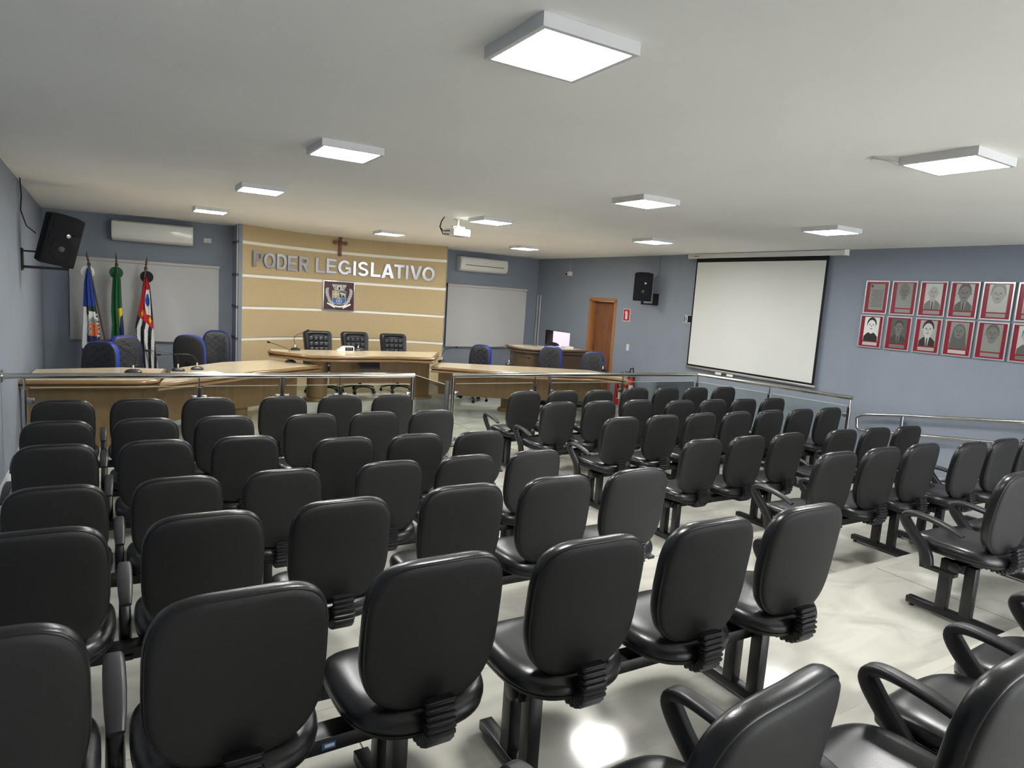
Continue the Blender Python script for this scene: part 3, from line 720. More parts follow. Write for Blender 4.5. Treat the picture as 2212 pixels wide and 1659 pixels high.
def blue_chair(label, x, y, rz, ztop):
    """back 0.46 x 0.60 with black quilted front and blue sides"""
    o = thing('office_chair', label, 'chair', (x, y, 0), rz, 'black and blue swivel chairs of the councillors')
    star_base(o)
    so = superell(0.50, 0.50, 3.2, 3.2, 40)
    t = MB(); t.rings([[Vector((a * k, b * k, z)) for a, b in so] for k, z in ((0.8, 0.40), (0.97, 0.41), (1, 0.44), (0.98, 0.475), (0.9, 0.49), (0.5, 0.495), (0.1, 0.493))]); t.build('seat', M['quilt'], o, smooth=60)
    hb = 0.62; zc = ztop - hb / 2
    bo = superell(0.43, hb, 3.2, 4, 48)
    def bp_(a, b, d): return Vector((a, 0.235 + d + 0.18 * (b / hb + 0.5) * 0.35 - 0.35 * a * a, zc + b))
    t = MB(); t.rings([[bp_(a * k, b * k, d) for a, b in bo] for k, d in ((0.2, 0.085), (0.8, 0.085), (0.95, 0.080), (0.985, 0.068))]); bk = t.build('back_shell', M['shell'], o, smooth=60)
    t = MB(); t.rings([[bp_(a * k, b * k, d) for a, b in bo] for k, d in ((0.95, 0.070), (0.985, 0.069), (1.0, 0.060), (1.0, 0.02), (1.0, -0.018), (0.985, -0.025), (0.965, -0.026))], False, False); bl = t.build('blue_border', M['blue_vinyl'], o, smooth=60)
    bl['label'] = 'bright blue vinyl border round the backrest'
    t = MB(); t.rings([[bp_(a * k, b * k, d) for a, b in bo] for k, d in ((0.978, -0.020), (0.972, -0.028), (0.955, -0.036), (0.90, -0.042), (0.6, -0.044), (0.3, -0.044), (0.05, -0.044))]); fr_ = t.build('backrest', M['quilt'], o, smooth=60)
    # quilting seams, slanting wavy lines
    t = MB()
    for s_ in (-1, 1):
        for k in range(-2, 3):
            pts = []
            for i in range(9):
                u = -1 + i / 4
                a = u * 0.14; b = k * 0.10 + s_ * u * 0.11 + 0.015 * math.sin(u * 6 + k)
                if abs(b) < hb * 0.40: pts.append(bp_(a, b, -0.0445))
            if len(pts) > 2: t.tube(pts, 0.006, 6)
    t.build('quilting_seams', M['plastic'], fr_)
    t = MB(); t.sweep([(0, 0.05, 0.40), (0, 0.22, 0.40), (0, 0.33, 0.43), (0, 0.355, zc - 0.1)], rrect(0.07, 0.02, 0.006, 2), up=Vector((0, 0, 1))); t.build('back_bar', M['metal_black'], o)
    return o
blue_chair('blue edged chair in front of the left flag, nearest the left wall', -0.29, 9.75, -0.38, 1.02)
blue_chair('blue edged chair between the green flag and the striped flag', 0.21, 10.45, 0.42, 1.045)
blue_chair('blue edged chair turned with its plain back to the viewer, left of another one', 1.00, 10.95, 2.78, 1.085)
blue_chair('blue edged chair right of the striped flag, nearest the tan feature wall', 1.36, 11.55, -0.12, 1.075)
blue_chair('blue edged chair alone under the right light grey blind', 5.58, 10.75, -0.95, 1.02)
blue_chair('blue edged chair in front of the brown desk, left of the door', 6.43, 9.66, -0.92, 1.115)
blue_chair('blue edged chair directly in front of the open doorway', 7.07, 9.28, -0.95, 1.06)
# small black chair back behind the brown desk
o = thing('task_chair', 'low round backed black chair behind the brown desk', 'chair', (7.52, 11.3, 0))
star_base(o)
t = MB(); so = superell(0.44, 0.42, 2.6, 2.6, 32); t.rings([[Vector((a * k, b * k, z)) for a, b in so] for k, z in ((0.8, 0.42), (1, 0.44), (1, 0.48), (0.8, 0.50), (0.2, 0.50))]); t.build('seat', M['vinyl'], o, smooth=60)
t = MB(); bo = superell(0.42, 0.34, 2.4, 2.6, 32); t.rings([[Vector((a * k, -0.20 + d, 0.92 + b * k)) for a, b in bo] for k, d in ((0.2, -0.03), (0.9, -0.028), (1, 0), (0.9, 0.028), (0.2, 0.03))]); t.build('backrest', M['shell'], o, smooth=60)
t = MB(); t.sweep([(0, -0.02, 0.42), (0, -0.2, 0.44), (0, -0.235, 0.80)], rrect(0.06, 0.012, 0.004, 2)); t.build('back_bar', M['metal_black'], o)

def leather_chair(label, x, y, rz, ztop=1.155):
    o = thing('leather_armchair', label, 'chair', (x, y, 0.15), rz, 'black leather swivel armchairs behind the raised counter')
    star_base(o)
    zt = ztop - 0.15
    def fr(a, z, d): # a: -1..1, z: 0..1 ; back tapers to the seat
        wd = 0.245 - 0.035 * (1 - z); return Vector((a * wd, 0.20 + 0.14 * z + d, 0.42 + (zt - 0.42) * z))
    t = MB(); rs = []
    ol = superell(2, 1, 9, 9, 56)
    def rr(k, d, kz=None): return [fr(a * k, 0.5 + b * (kz or k), d) for a, b in ol]
    t.rings([rr(0.3, 0.085), rr(0.9, 0.085), rr(0.98, 0.07), rr(1.0, 0.04), rr(1.0, 0.0), rr(0.98, -0.03), rr(0.93, -0.05), rr(0.80, -0.045, 0.86), rr(0.70, -0.02, 0.80)], True, True); bk = t.build('backrest', M['leather'], o, smooth=60)
    # tufted inner cushions: pads 4 x 4
    t = MB()
    for i in range(4):
        for j in range(5):
            a0, a1 = -0.72 + i * 0.36, -0.72 + (i + 1) * 0.36; z0, z1 = 0.10 + j * 0.152, 0.10 + (j + 1) * 0.152
            ring = []
            for k, d in ((1.0, -0.020), (0.93, -0.030), (0.75, -0.037), (0.35, -0.040)):
                cx, cz = (a0 + a1) / 2, (z0 + z1) / 2
                ring.append([fr(cx + p_ * (a1 - a0) / 2 * k, cz + q_ * (z1 - z0) / 2 * k, d) for p_, q_ in superell(2, 2, 5, 5, 16)])
            t.rings(ring, True, True)
    t.build('tufted_pad', M['leather'], bk, smooth=60)
    t = MB(); so = superell(0.52, 0.50, 4, 4, 40); t.rings([[Vector((a * k, b * k, z)) for a, b in so] for k, z in ((0.85, 0.38), (1, 0.40), (1, 0.47), (0.92, 0.50), (0.5, 0.505), (0.1, 0.50))]); t.build('seat', M['leather'], o, smooth=60)
    for s_ in (-1, 1):
        t = MB(); t.sweep([(s_ * 0.255, 0.18, 0.42), (s_ * 0.268, 0.20, 0.60), (s_ * 0.268, 0.0, 0.625), (s_ * 0.268, -0.14, 0.60), (s_ * 0.262, -0.15, 0.44)], rrect(0.045, 0.03, 0.01, 2), up=Vector((0, 1, 0.3))); t.build('armrest', M['plastic'], o)
    return o
leather_chair('black leather armchair leftmost of the three, behind the raised counter', 2.94, 10.98, 0.12)
leather_chair('black leather armchair behind the white clock box, under the crest', 3.56, 11.0, 0.05)
leather_chair('black leather armchair rightmost of the three, behind the raised counter', 4.24, 11.0, -0.02, 1.145)

# ------------------------------------------------------------------ wall and ceiling fittings
def aircon(label, x0, x1, y, z0, z1, rz, left):
    w_ = x1 - x0; h_ = z1 - z0
    o = thing('air_conditioner', label, 'air conditioner', (x0, y, z0), rz, 'wall mounted air conditioners')
    prof = [(0, 0.0), (0, h_), (-0.13, h_), (-0.19, h_ * 0.93), (-0.215, h_ * 0.70), (-0.215, h_ * 0.30), (-0.19, h_ * 0.12), (-0.12, 0.0)]
    t = MB(); mx = Matrix(((0, 0, 1, 0), (1, 0, 0, 0), (0, 1, 0, 0), (0, 0, 0, 1)))
    t.prism(prof, 0, w_, mx=mx); t.build('housing', M['white_plastic'], o, bevel=0.010, smooth=40)
    t = MB(); t.box(0.03, w_ - 0.03, -0.219, -0.212, h_ * 0.27, h_ * 0.90); t.build('front_panel', M['white_plastic'], o, bevel=0.003)
    t = MB(); t.box(0.05, w_ - 0.05, -0.205, -0.135, h_ * 0.02, h_ * 0.05, mx=Matrix.Rotation(-0.25, 4, 'X')); t.build('louvre', M['white_matte'], o)
    t = MB()
    for i in range(7): t.box(0.06, w_ - 0.06, -0.12 + i * 0.014, -0.115 + i * 0.014, h_ + 0.0005, h_ + 0.003)
    t.build('top_grille', M['grey_dark'], o)
    if not left:
        t = MB(); t.box(0.10, w_ - 0.10, -0.2215, -0.218, h_ * 0.40, h_ * 0.445); t.build('louvre_slot', M['grey_dark'], o)
        t = MB(); t.box(w_ * 0.48, w_ * 0.55, -0.2215, -0.218, h_ * 0.60, h_ * 0.63); t.build('badge', M['alu'], o)
    else:
        t = MB(); t.box(w_ * 0.44, w_ * 0.50, -0.2215, -0.218, h_ * 0.78, h_ * 0.80); t.build('badge', M['alu'], o)
    return o
YA = front_left_y(0.5) - 0.004
aircon('white air conditioner high on the wall above the three flags', -0.045, 1.10, YA, 2.41, 2.72, math.atan2(12.33 - 12.65, 2.92), True)
aircon('white air conditioner with a dark slot, right of the tan feature wall', 6.03, 7.17, 12.632, 2.40, 2.70, math.atan2(0.145, 2.97), False)
def blind(label, x0, x1, yf, rz, z0, z1, wave=0.01, side=1):
    w_ = x1 - x0
    o = thing('roller_blind', label, 'blind', (x0, yf, 0), rz)
    t = MB(); N_ = 40; rs = []
    for zz in [z0 + (z1 - 0.03 - z0) * j / 14 for j in range(15)]:
        k = 1 - (zz - z0) / (z1 - z0)
        f_ = []
        for i in range(N_ + 1):
            u = i / N_; f_.append(Vector((u * w_, -0.05 - wave * k * (math.sin(u * 9 + zz * 2) * 0.5 + math.exp(-((u - 0.85 + 0.15 * zz) / 0.06) ** 2) * 1.4), zz)))
        rs.append(f_)
    t.rings(rs, False, False, closed=False)
    rs2 = [[p + Vector((0, 0.003, 0)) for p in r_] for r_ in rs]; t.rings(rs2, False, False, closed=False)
    t.build('cloth', M['blind'], o, smooth=60)
    t = MB(); t.cyl((-0.012, -0.045, z1 - 0.02), (w_ + 0.012, -0.045, z1 - 0.02), 0.030, 16); t.build('roller_tube', M['blind_tube'], o)
    t = MB(); t.box(-0.005, w_ + 0.005, -0.062, -0.04, z0 - 0.028, z0); t.build('bottom_bar', M['blind_tube'], o, bevel=0.003)
    t = MB(); t.box(-0.014, -0.010, -0.06, -0.0, z1 - 0.06, z1 + 0.015); t.box(w_ + 0.010, w_ + 0.014, -0.06, 0.0, z1 - 0.06, z1 + 0.015); t.build('bracket', M['metal_black'], o)
    return o
RZL = math.atan2(12.33 - 12.65, 2.92)
blind('wide light grey roller blind behind the three flags', -0.63, 1.50, front_left_y(-0.63) - 0.006, RZL, 0.85, 2.115, 0.015)
blind('light grey roller blind below the right air conditioner', 5.84, 7.80, 12.612, math.atan2(0.145, 2.97), 0.86, 2.12, 0.02)
# sockets and switches
def plate(name, label, cat, org, rz, w_, h_, holes='socket'):
    o = thing(name, label, cat, org, rz)
    t = MB(); t.box(-w_ / 2, w_ / 2, -0.010, 0, -h_ / 2, h_ / 2); t.build('plate', M['white_matte'], o, bevel=0.003)
    t = MB()
    if holes == 'socket':
        for dx in (-0.02, 0.0, 0.02): t.cyl((dx, -0.012, -0.004 * (dx == 0)), (dx, -0.0095, -0.004 * (dx == 0)), 0.004, 8)
        t.build('socket_hole', M['grey_dark'], o)
    else:
        t.box(-0.012, 0.012, -0.015, -0.009, -0.03, 0.03); t.build('rocker', M['white_plastic'], o, bevel=0.002)
    return o
plate('wall_socket', 'white wall socket between the left air conditioner and the tan feature wall', 'socket', (1.31, front_left_y(1.31) - 0.003, 2.53), RZL, 0.115, 0.075)
plate('light_switch', 'white light switch on the wall right of the door', 'switch', (XW - 0.0015, 9.50, 1.15), PI / 2 * 3 + PI, 0.075, 0.12, 'switch')
# signs
o = thing('extinguisher_sign', 'small red sign with a white extinguisher symbol beside the door', 'sign', (XW - 0.001, 9.60, 1.74), -PI / 2)
t = MB(); t.box(-0.095, 0.095, -0.004, 0, -0.115, 0.115); t.build('sign_border', M['white_matte'], o)
t = MB(); t.box(-0.083, 0.083, -0.006, -0.003, -0.103, 0.103); f_ = t.build('red_field', M['red'], o)
t = MB(); mxs = Matrix.Rotation(PI / 2, 4, 'X')
t.prism([(-0.028, -0.08), (0.028, -0.08), (0.028, 0.035), (0.012, 0.055), (0.012, 0.075), (-0.035, 0.068), (-0.05, 0.03), (-0.04, 0.028), (-0.028, 0.055), (-0.012, 0.058), (-0.028, 0.035)], 0.006, 0.008, mx=mxs)
t.build('extinguisher_symbol', M['white_matte'], f_)
o = thing('exit_sign', 'small black emergency exit sign with a white running man beside the screen', 'sign', (XW - 0.001, 8.02, 1.76), -PI / 2)
t = MB(); t.box(-0.13, 0.13, -0.004, 0, -0.065, 0.065); t.build('sign_border', M['white_matte'], o)
t = MB(); t.box(-0.122, 0.122, -0.006, -0.003, -0.057, 0.057); f_ = t.build('black_field', M['black'], o)
t = MB(); t.prism([(-0.10, -0.05), (-0.035, -0.05), (-0.035, 0.05), (-0.10, 0.05)], 0.006, 0.0075, mx=mxs); dd = t.build('door_symbol', M['white_matte'], f_)
t = MB(); t.lathe([(0, 0), (0.009, 0), (0.009, 0.002), (0, 0.002)], (-0.063, -0.0075, 0.034), 12, mx=Matrix.Rotation(PI / 2, 3, 'X'))
for a, b, c_, d_ in ((-0.066, 0.024, -0.072, -0.004), (-0.070, 0.018, -0.050, 0.004), (-0.070, 0.018, -0.088, 0.006), (-0.072, -0.004, -0.056, -0.020), (-0.056, -0.020, -0.060, -0.042), (-0.072, -0.004, -0.084, -0.024), (-0.084, -0.024, -0.096, -0.028)):
    t.cyl((a, -0.0085, b), (c_, -0.0085, d_), 0.0045, 6)
t.build('running_man', M['black'], dd)
# pipes in the corner
for i, (dy, lb) in enumerate(((0.075, 'left one of two thin pipes in the wall corner by the right blind'), (0.02, 'right one of two thin pipes in the wall corner by the right blind'))):
    t = MB(); t.cyl((XW - 0.014, 12.66 - 0.11 * i, 0.0), (XW - 0.014, 12.66 - 0.11 * i, 2.02), 0.012, 10); tag(t.build('wall_pipe', M['blind_tube']), lb, 'pipe', 'conduit pipes in the corner')
# camera
p = at(1229, 591, X=XW - 0.06)
o = thing('security_camera', 'small white security camera on the blue wall right of the corner', 'camera', p)
t = MB(); t.box(0.0, 0.06, -0.045, 0.045, -0.045, 0.045); t.build('mount_box', M['white_plastic'], o, bevel=0.008)
t = MB(); t.cyl((-0.07, -0.01, -0.012), (0.0, 0.01, 0.0), 0.032, 18); hd = t.build('camera_head', M['white_plastic'], o)
t = MB(); t.cyl((-0.073, -0.0108, -0.0127), (-0.068, -0.0096, -0.0118), 0.026, 18); t.build('lens_face', M['black'], hd)
t = MB(); t.tube([(0.05, 0.02, 0.04), (0.052, 0.05, 0.12), (0.056, 0.04, H - p.z)], 0.004, 6); t.build('cable', M['white_matte'], o)

# ------------------------------------------------------------------ projection screen on the right wall
o = thing('projection_screen', 'large white projection screen with black border on the right wall', 'screen', (XW, 5.40, 0))
def sbox(y0, y1, z0, z1, x0, x1, nm, m_, par=o, bv=0):
    t = MB(); t.box(x0, x1, y0 - 5.40, y1 - 5.40, z0, z1); return t.build(nm, m_, par, bevel=bv)
case = sbox(5.36, 8.06, 2.735, 2.803, -0.10, -0.005, 'screen_case', M['white_matte'], bv=0.006)
sbox(5.34, 5.36, 2.732, 2.806, -0.102, -0.003, 'case_end_cap', M['white_plastic'], case); sbox(8.06, 8.08, 2.732, 2.806, -0.102, -0.003, 'case_end_cap', M['white_plastic'], case)
t = MB(); t.box(-0.1015, -0.0995, 7.85 - 5.4, 7.95 - 5.4, 2.765, 2.775); t.build('case_badge', M['grey_dark'], case)
SY0, SY1, SZ0, SZ1 = 5.58, 7.93, 1.005, 2.735
XS0, XS1 = -0.055, -0.052
cl = sbox(SY0, SY1, SZ0, SZ1, XS0, XS1, 'screen_border', M['black'])
sbox(SY0 + 0.035, SY1 - 0.03, SZ0 + 0.03, SZ1 - 0.06, XS0 - 0.0015, XS0 - 0.0002, 'screen_cloth', M['screen'], cl)
bar = sbox(SY0 - 0.02, SY1 + 0.02, SZ0 - 0.032, SZ0 + 0.002, -0.066, -0.042, 'bottom_bar', M['alu'], bv=0.004)
for y in (7.25, 7.02): sbox(y - 0.07, y + 0.05, SZ0 - 0.066, SZ0 - 0.030, -0.062, -0.060, 'tag_label', M['paper'], bar)

# ------------------------------------------------------------------ loudspeakers
def speaker(label, loc, mx3, s=1.0, bracket=None):
    o = thing('wall_loudspeaker', label, 'loudspeaker', loc, 0, 'black wall loudspeakers')
    W_, Hh, D_ = 0.36 * s, 0.55 * s, 0.30 * s
    m4 = mx3.to_4x4()
    def tr(mb): mb.v = [tuple(m4 @ Vector(v)) for v in mb.v]; return mb
    # cabinet: wide front (-y), tapered rear
    t = MB(); fr_ = [(-W_ / 2, -Hh / 2), (W_ / 2, -Hh / 2), (W_ / 2, Hh / 2), (W_ / 4, Hh / 2 + 0.02 * s), (-W_ / 4, Hh / 2 + 0.02 * s), (-W_ / 2, Hh / 2)]
    rs = [[Vector((a * k, y, b * kz)) for a, b in fr_] for k, kz, y in ((0.94, 0.96, -D_ / 2), (1, 1, -D_ / 2 + 0.02), (0.97, 0.98, 0.0), (0.62, 0.86, D_ / 2))]
    t.rings(rs); c = tr(t).build('cabinet', M['speaker'], o, bevel=0.012 * s, smooth=40)
    t = MB(); t.box(-W_ * 0.42, W_ * 0.42, -D_ / 2 - 0.006, -D_ / 2 + 0.002, -Hh * 0.44, Hh * 0.16); g_ = tr(t).build('woofer_grille', M['grille'], c, bevel=0.004)
    t = MB(); t.box(-W_ * 0.40, W_ * 0.40, -D_ / 2 - 0.008, -D_ / 2 + 0.002, Hh * 0.20, Hh * 0.44); tr(t).build('horn_grille', M['grille'], c, bevel=0.004)
    t = MB(); t.lathe([(0.0, 0), (0.022 * s, 0), (0.022 * s, 0.006), (0.013 * s, 0.010), (0, 0.010)], (W_ * 0.10, -D_ / 2 - 0.004, Hh * 0.14), 18, mx=Matrix.Rotation(PI / 2, 3, 'X')); tr(t).build('badge', M['alu'], c)
    t = MB(); t.lathe([(W_ * 0.30, 0), (W_ * 0.30, 0.004), (W_ * 0.27, 0.002)], (0, -D_ / 2 - 0.006, -Hh * 0.15), 28, mx=Matrix.Rotation(PI / 2, 3, 'X')); tr(t).build('woofer_ring', M['speaker'], c)
    t = MB(); t.lathe([(0, 0), (0.035 * s, 0), (0.02 * s, 0.012), (0, 0.014)], (0, -D_ / 2 - 0.006, -Hh * 0.15), 18, mx=Matrix.Rotation(PI / 2, 3, 'X')); tr(t).build('dust_cap', M['grey_dark'], c)
    return o
Rz = lambda a: Matrix.Rotation(a, 3, 'Z'); Rx = lambda a: Matrix.Rotation(a, 3, 'X'); Ry = lambda a: Matrix.Rotation(a, 3, 'Y')
cL = at(124, 517, Y=9.0)
o = speaker('black loudspeaker leaning from a bracket on the left wall above the flags', cL, Rz(0.42) @ Rx(0.20) @ Ry(0.17), 0.98)
wl = -0.885
t = MB()
a_ = Vector((wl, 9.05, cL.z - 0.31)) - cL
t.box(a_.x, 0.10, a_.y - 0.02, a_.y + 0.02, -0.335, -0.305); t.box(a_.x, a_.x + 0.012, a_.y - 0.05, a_.y + 0.05, -0.36, -0.12); t.box(0.04, 0.08, a_.y - 0.02, a_.y + 0.02, -0.31, -0.25)
t.box(a_.x, -0.2, a_.y - 0.012, a_.y + 0.012, -0.16, -0.14)
t.build('bracket', M['metal_black'], o)
t = MB(); t.tube([(-0.20, 0.08, 0.05), (-0.28, 0.05, 0.12), (-0.32, -0.02, 0.28), (-0.30, -0.12, 0.42), (wl + 0.035 - cL.x, -0.3, H - cL.z)], 0.006, 8); t.build('cable', M['black'], o)
cR = at(1388, 620, X=7.86)
o = speaker('black loudspeaker on the blue wall between the door and the projection screen', cR, Rz(-0.62) @ Rx(0.05), 0.86)
t = MB(); t.box(-0.06, XW - cR.x - 0.002, -0.10, -0.06, -0.30, -0.275); t.box(XW - cR.x - 0.012, XW - cR.x - 0.001, -0.15, -0.01, -0.30, -0.10); t.box(-0.06, -0.035, -0.10, -0.06, -0.29, -0.20); t.build('bracket', M['metal_black'], o)
t = MB(); t.tube([(0.1, -0.05, 0.1), (0.26, -0.10, 0.22), (XW - cR.x - 0.008, -0.12, 0.3), (XW - cR.x - 0.008, -0.12, H - cR.z)], 0.003, 6); t.build('cable', M['grey_dark'], o)

# ------------------------------------------------------------------ projector
PX, PY = 3.53, 7.40
o = thing('ceiling_projector', 'white projector hanging from the ceiling beside a square lamp', 'projector', (PX, PY, H))
t = MB(); t.lathe([(0.055, -0.012), (0.055, -0.001)], (0, 0, 0), 20); t.cyl((0, 0, -0.09), (0, 0, -0.01), 0.016, 12); t.build('ceiling_mount', M['white_plastic'], o)
t = MB(); t.box(-0.075, 0.075, -0.04, 0.04, -0.105, -0.095)
for a, b in ((-0.07, -0.03), (0.07, -0.03), (-0.07, 0.03), (0.07, 0.03)): t.cyl((a, b, -0.12), (a, b, -0.095), 0.007, 8)
t.cyl((0, 0, -0.1), (0, 0, -0.08), 0.024, 12); t.build('mount_spider', M['white_plastic'], o)
mx = Matrix.Rotation(0.15, 4, 'Z')
t = MB(); t.box(-0.12, 0.12, -0.10, 0.12, -0.205, -0.12, mx=mx); bd = t.build('projector_body', M['white_plastic'], o, bevel=0.012)
t = MB()
for i in range(4): t.box(-0.03 + i * 0.022, -0.016 + i * 0.022, -0.1015, -0.099, -0.178, -0.160, mx=mx)
t.build('port', M['gold'], bd)
t = MB(); t.cyl(mx @ Vector((0.03, 0.115, -0.16)), mx @ Vector((0.03, 0.15, -0.16)), 0.035, 20); t.build('lens', M['black'], bd)
t = MB()
t.tube([(-0.19, -0.02, 0.0), (-0.23, -0.03, -0.05), (-0.25, -0.03, -0.12), (-0.21, -0.04, -0.165), (-0.12, -0.03, -0.155)], 0.006, 8)
t.tube([(-0.185, 0.0, 0.0), (-0.225, -0.01, -0.06), (-0.24, -0.02, -0.13), (-0.20, -0.02, -0.20), (-0.125, -0.03, -0.195)], 0.006, 8)
t.build('cable', M['black'], o)

# ------------------------------------------------------------------ fire extinguishers
def extinguisher(label, px, py, Xp, s=1.0, lab=False):
    p = at(px, py, X=Xp)
    o = thing('fire_extinguisher', label, 'fire extinguisher', p, 0, 'red fire extinguishers by the door')
    t = MB(); t.lathe([(0.0, -0.24), (0.07, -0.24), (0.078, -0.225), (0.078, 0.12), (0.07, 0.16), (0.045, 0.19), (0.022, 0.20), (0.0, 0.20)], (0, 0, 0), 28); c = t.build('cylinder', M['red'], o, smooth=50)
    t = MB()
    N_ = 8; pr_ = [((0.0795) * math.cos(a), 0.0795 * math.sin(a)) for a in [-2.6 + i * 1.5 / N_ for i in range(N_ + 1)]]
    t.rings([[Vector((x, y, z)) for x, y in pr_] for z in (-0.12, 0.06)], False, False, closed=False); t.build('instruction_label', M['paper'], c)
    t = MB(); t.cyl((0, 0, 0.20), (0, 0, 0.25), 0.018, 12); t.box(-0.10, 0.03, -0.012, 0.012, 0.25, 0.265); t.box(-0.12, 0.02, -0.01, 0.01, 0.29, 0.30); t.build('valve', M['metal_black'], o)
    t = MB(); t.tube([(0.0, -0.02, 0.23), (0.02, -0.07, 0.29), (-0.02, -0.10, 0.37), (-0.07, -0.09, 0.36), (-0.09, -0.085, 0.24), (-0.092, -0.08, 0.02), (-0.085, -0.075, -0.1)], 0.010, 10); t.build('hose', M['black'], o)
    t = MB(); t.box(XW - p.x - 0.004, XW - p.x - 0.001, -0.03, 0.03, 0.02, 0.22); t.box(0.06, XW - p.x - 0.002, -0.008, 0.008, 0.12, 0.135); t.build('wall_hook', M['steel'], o)
    return o
extinguisher('red fire extinguisher nearest the projection screen, half behind a railing post', 1358, 838, 8.02)
extinguisher('red fire extinguisher with a white label, hanging lower and left of the other', 1336, 846, 8.02)

# ------------------------------------------------------------------ flags on leaning poles
FEET = []
def flag(name_label, p_top, p_low, disc, discmat, drape, paint, mats, depth=0.10, rings=(0, 1)):
    """p_top: tip of the pole, p_low: point lower on the pole; the pole goes on down to the floor"""
    d = (p_low - p_top).normalized(); foot = p_top + d * ((p_top.z - 0.12) / -d.z)
    o = thing('flag_on_pole', name_label, 'flag', (foot.x, foot.y, 0), 0, 'flags on poles in front of the left blind')
    org = Vector((foot.x, foot.y, 0))
    A = p_top + d * 0.22 - org; Bf = foot - org
    t = MB(); t.tube([A, Bf], 0.013, 12); t.build('pole', M['brown_wood'], o)
    t = MB(); rot = d.to_track_quat('-Z', 'Y').to_matrix()
    t.lathe([(0.0, 0.0), (0.006, -0.02), (0.016, -0.10), (0.010, -0.125), (0.020, -0.135), (0.010, -0.15), (0.012, -0.165), (0.024, -0.185), (0.024, -0.205), (0.012, -0.225), (0.013, -0.25)], (0, 0, 0), 16, mx=rot)
    t.v = [tuple(Vector(v) + p_top - org) for v in t.v]; t.build('finial', M['brown_wood'], o)
    FEET.append(foot)
    t = MB(); c = disc - org; t.lathe([(0, 0), (0.088, 0), (0.093, 0.006), (0.088, 0.014), (0, 0.018)], (c.x, c.y, c.z), 28, mx=Matrix.Rotation(PI / 2, 3, 'X')); t.build('disc_ornament', discmat, o)
    # drape: left and right boundaries (pixel rows) turned into cloth with folds
    rows, cols = 70, 48
    V = []; 
    for j in range(rows + 1):
        v = j / rows
        # interpolate boundaries
        k = v * (len(drape) - 1); i0 = min(int(k), len(drape) - 2); f = k - i0
        l = drape[i0][0] * (1 - f) + drape[i0 + 1][0] * f; r = drape[i0][1] * (1 - f) + drape[i0 + 1][1] * f
        row = []
        for i in range(cols + 1):
            u = i / cols; x = l.x + (r.x - l.x) * u; z = l.z + (r.z - l.z) * u
            fold = math.sin(u * PI * 5 + 0.8 * math.sin(v * 3)) * 0.024 * (0.25 + v) + math.sin(u * PI * 11 + 2 * v) * 0.006
            y = l.y - depth * math.sin(PI * u) * 0.6 - fold
            row.append(Vector((x - org.x, y - org.y, z - org.z)))
        V.append(row)
    t = MB(); t.v = [tuple(p_) for r_ in V for p_ in r_]
    for j in range(rows):
        for i in range(cols):
            a = j * (cols + 1) + i; t.f.append((a, a + 1, a + cols + 2, a + cols + 1)); t.mi.append(paint((i + 0.5) / cols, (j + 0.5) / rows))
    fl_ = t.build('flag_cloth', mats, o, smooth=80)
    sm = fl_.modifiers.new('thick', 'SOLIDIFY'); sm.thickness = 0.003
    return o
YF_ = 12.02
def fp(px, py): return at(px, py, Y=YF_)
def fpb(px, py): return at(px, py, Y=YF_ + 0.05)
# left: blue over white with a shield
def paint1(u, v):
    if u < 0.26: return 0 if v < 0.355 else (2 if v < 0.72 else 4)
    if v < 0.345: return 0
    if v < 0.385: return 1
    if 0.26 <= u < 0.42 and v < 0.43 - abs(u - 0.32) * 0.25: return 1
    x, y = (u - 0.70) / 0.23, (v - 0.535) / 0.055
    if abs(x) < 1 and abs(y) < 1 and abs(x) + max(0, y) * 0.55 < 1.2: return 5 if abs(abs(x * 0.8) - abs(y)) < 0.13 and abs(x) < .55 else 3
    if ((u - 0.42) / 0.12) ** 2 + ((v - 0.53) / 0.06) ** 2 < 1: return 6 if int(u * 60) % 2 == int(v * 90) % 2 else 2
    if ((u - 0.66) / 0.25) ** 2 + ((v - 0.462) / 0.028) ** 2 < 1: return 6 if int(u * 48) % 3 else 2
    if u > 0.30 and 0.56 + (u - 0.30) * 0.06 < v < 0.64 + (u - 0.30) * 0.10: return 4
    if v > 0.76 and 0.35 < u < 0.75: return 4
    if u > 0.88 and v < 0.66: return 6 if int(v * 80) % 2 else 2
    return 2
dr1 = [(fp(188, 580), fp(193, 578)), (fp(182, 610), fp(198, 606)), (fp(180, 655), fp(207, 660)), (fp(179, 700), fp(214, 705)), (fp(177, 742), fp(217, 748)), (fp(178, 775), fp(214, 780)), (fp(183, 800), fp(210, 805))]
flag('blue and white flag with an orange shield, leftmost and leaning most', fp(186, 542), fp(227, 735), fpb(189, 587), M['white_plastic'], dr1, paint1,
     [M['f_blue'], M['f_dkgreen'], M['f_white'], M['f_orange'], M['f_navy'], M['etch2'], M['f_dkgreen']])
def paint2(u, v):
    if u > 0.64 and v > 0.49:
        if v > 0.60 + (u - 0.64) * -0.12 and u > 0.76 - (v - 0.60) * 0.9: return 2
        if v < 0.80: return 1
    return 0
dr2 = [(fp(246, 588), fp(254, 588)), (fp(243, 603), fp(261, 603)), (fp(241, 630), fp(262, 632)), (fp(240, 672), fp(264, 668)), (fp(242, 700), fp(267, 700)), (fp(240, 728), fp(269, 726)), (fp(242, 760), fp(270, 756))]
flag('green flag showing a strip of yellow and blue, on the nearly upright middle pole', fp(250, 544), fp(256, 640), fpb(251, 589), M['f_green'], dr2, paint2, [M['f_green'], M['f_yellow'], M['f_navy']])
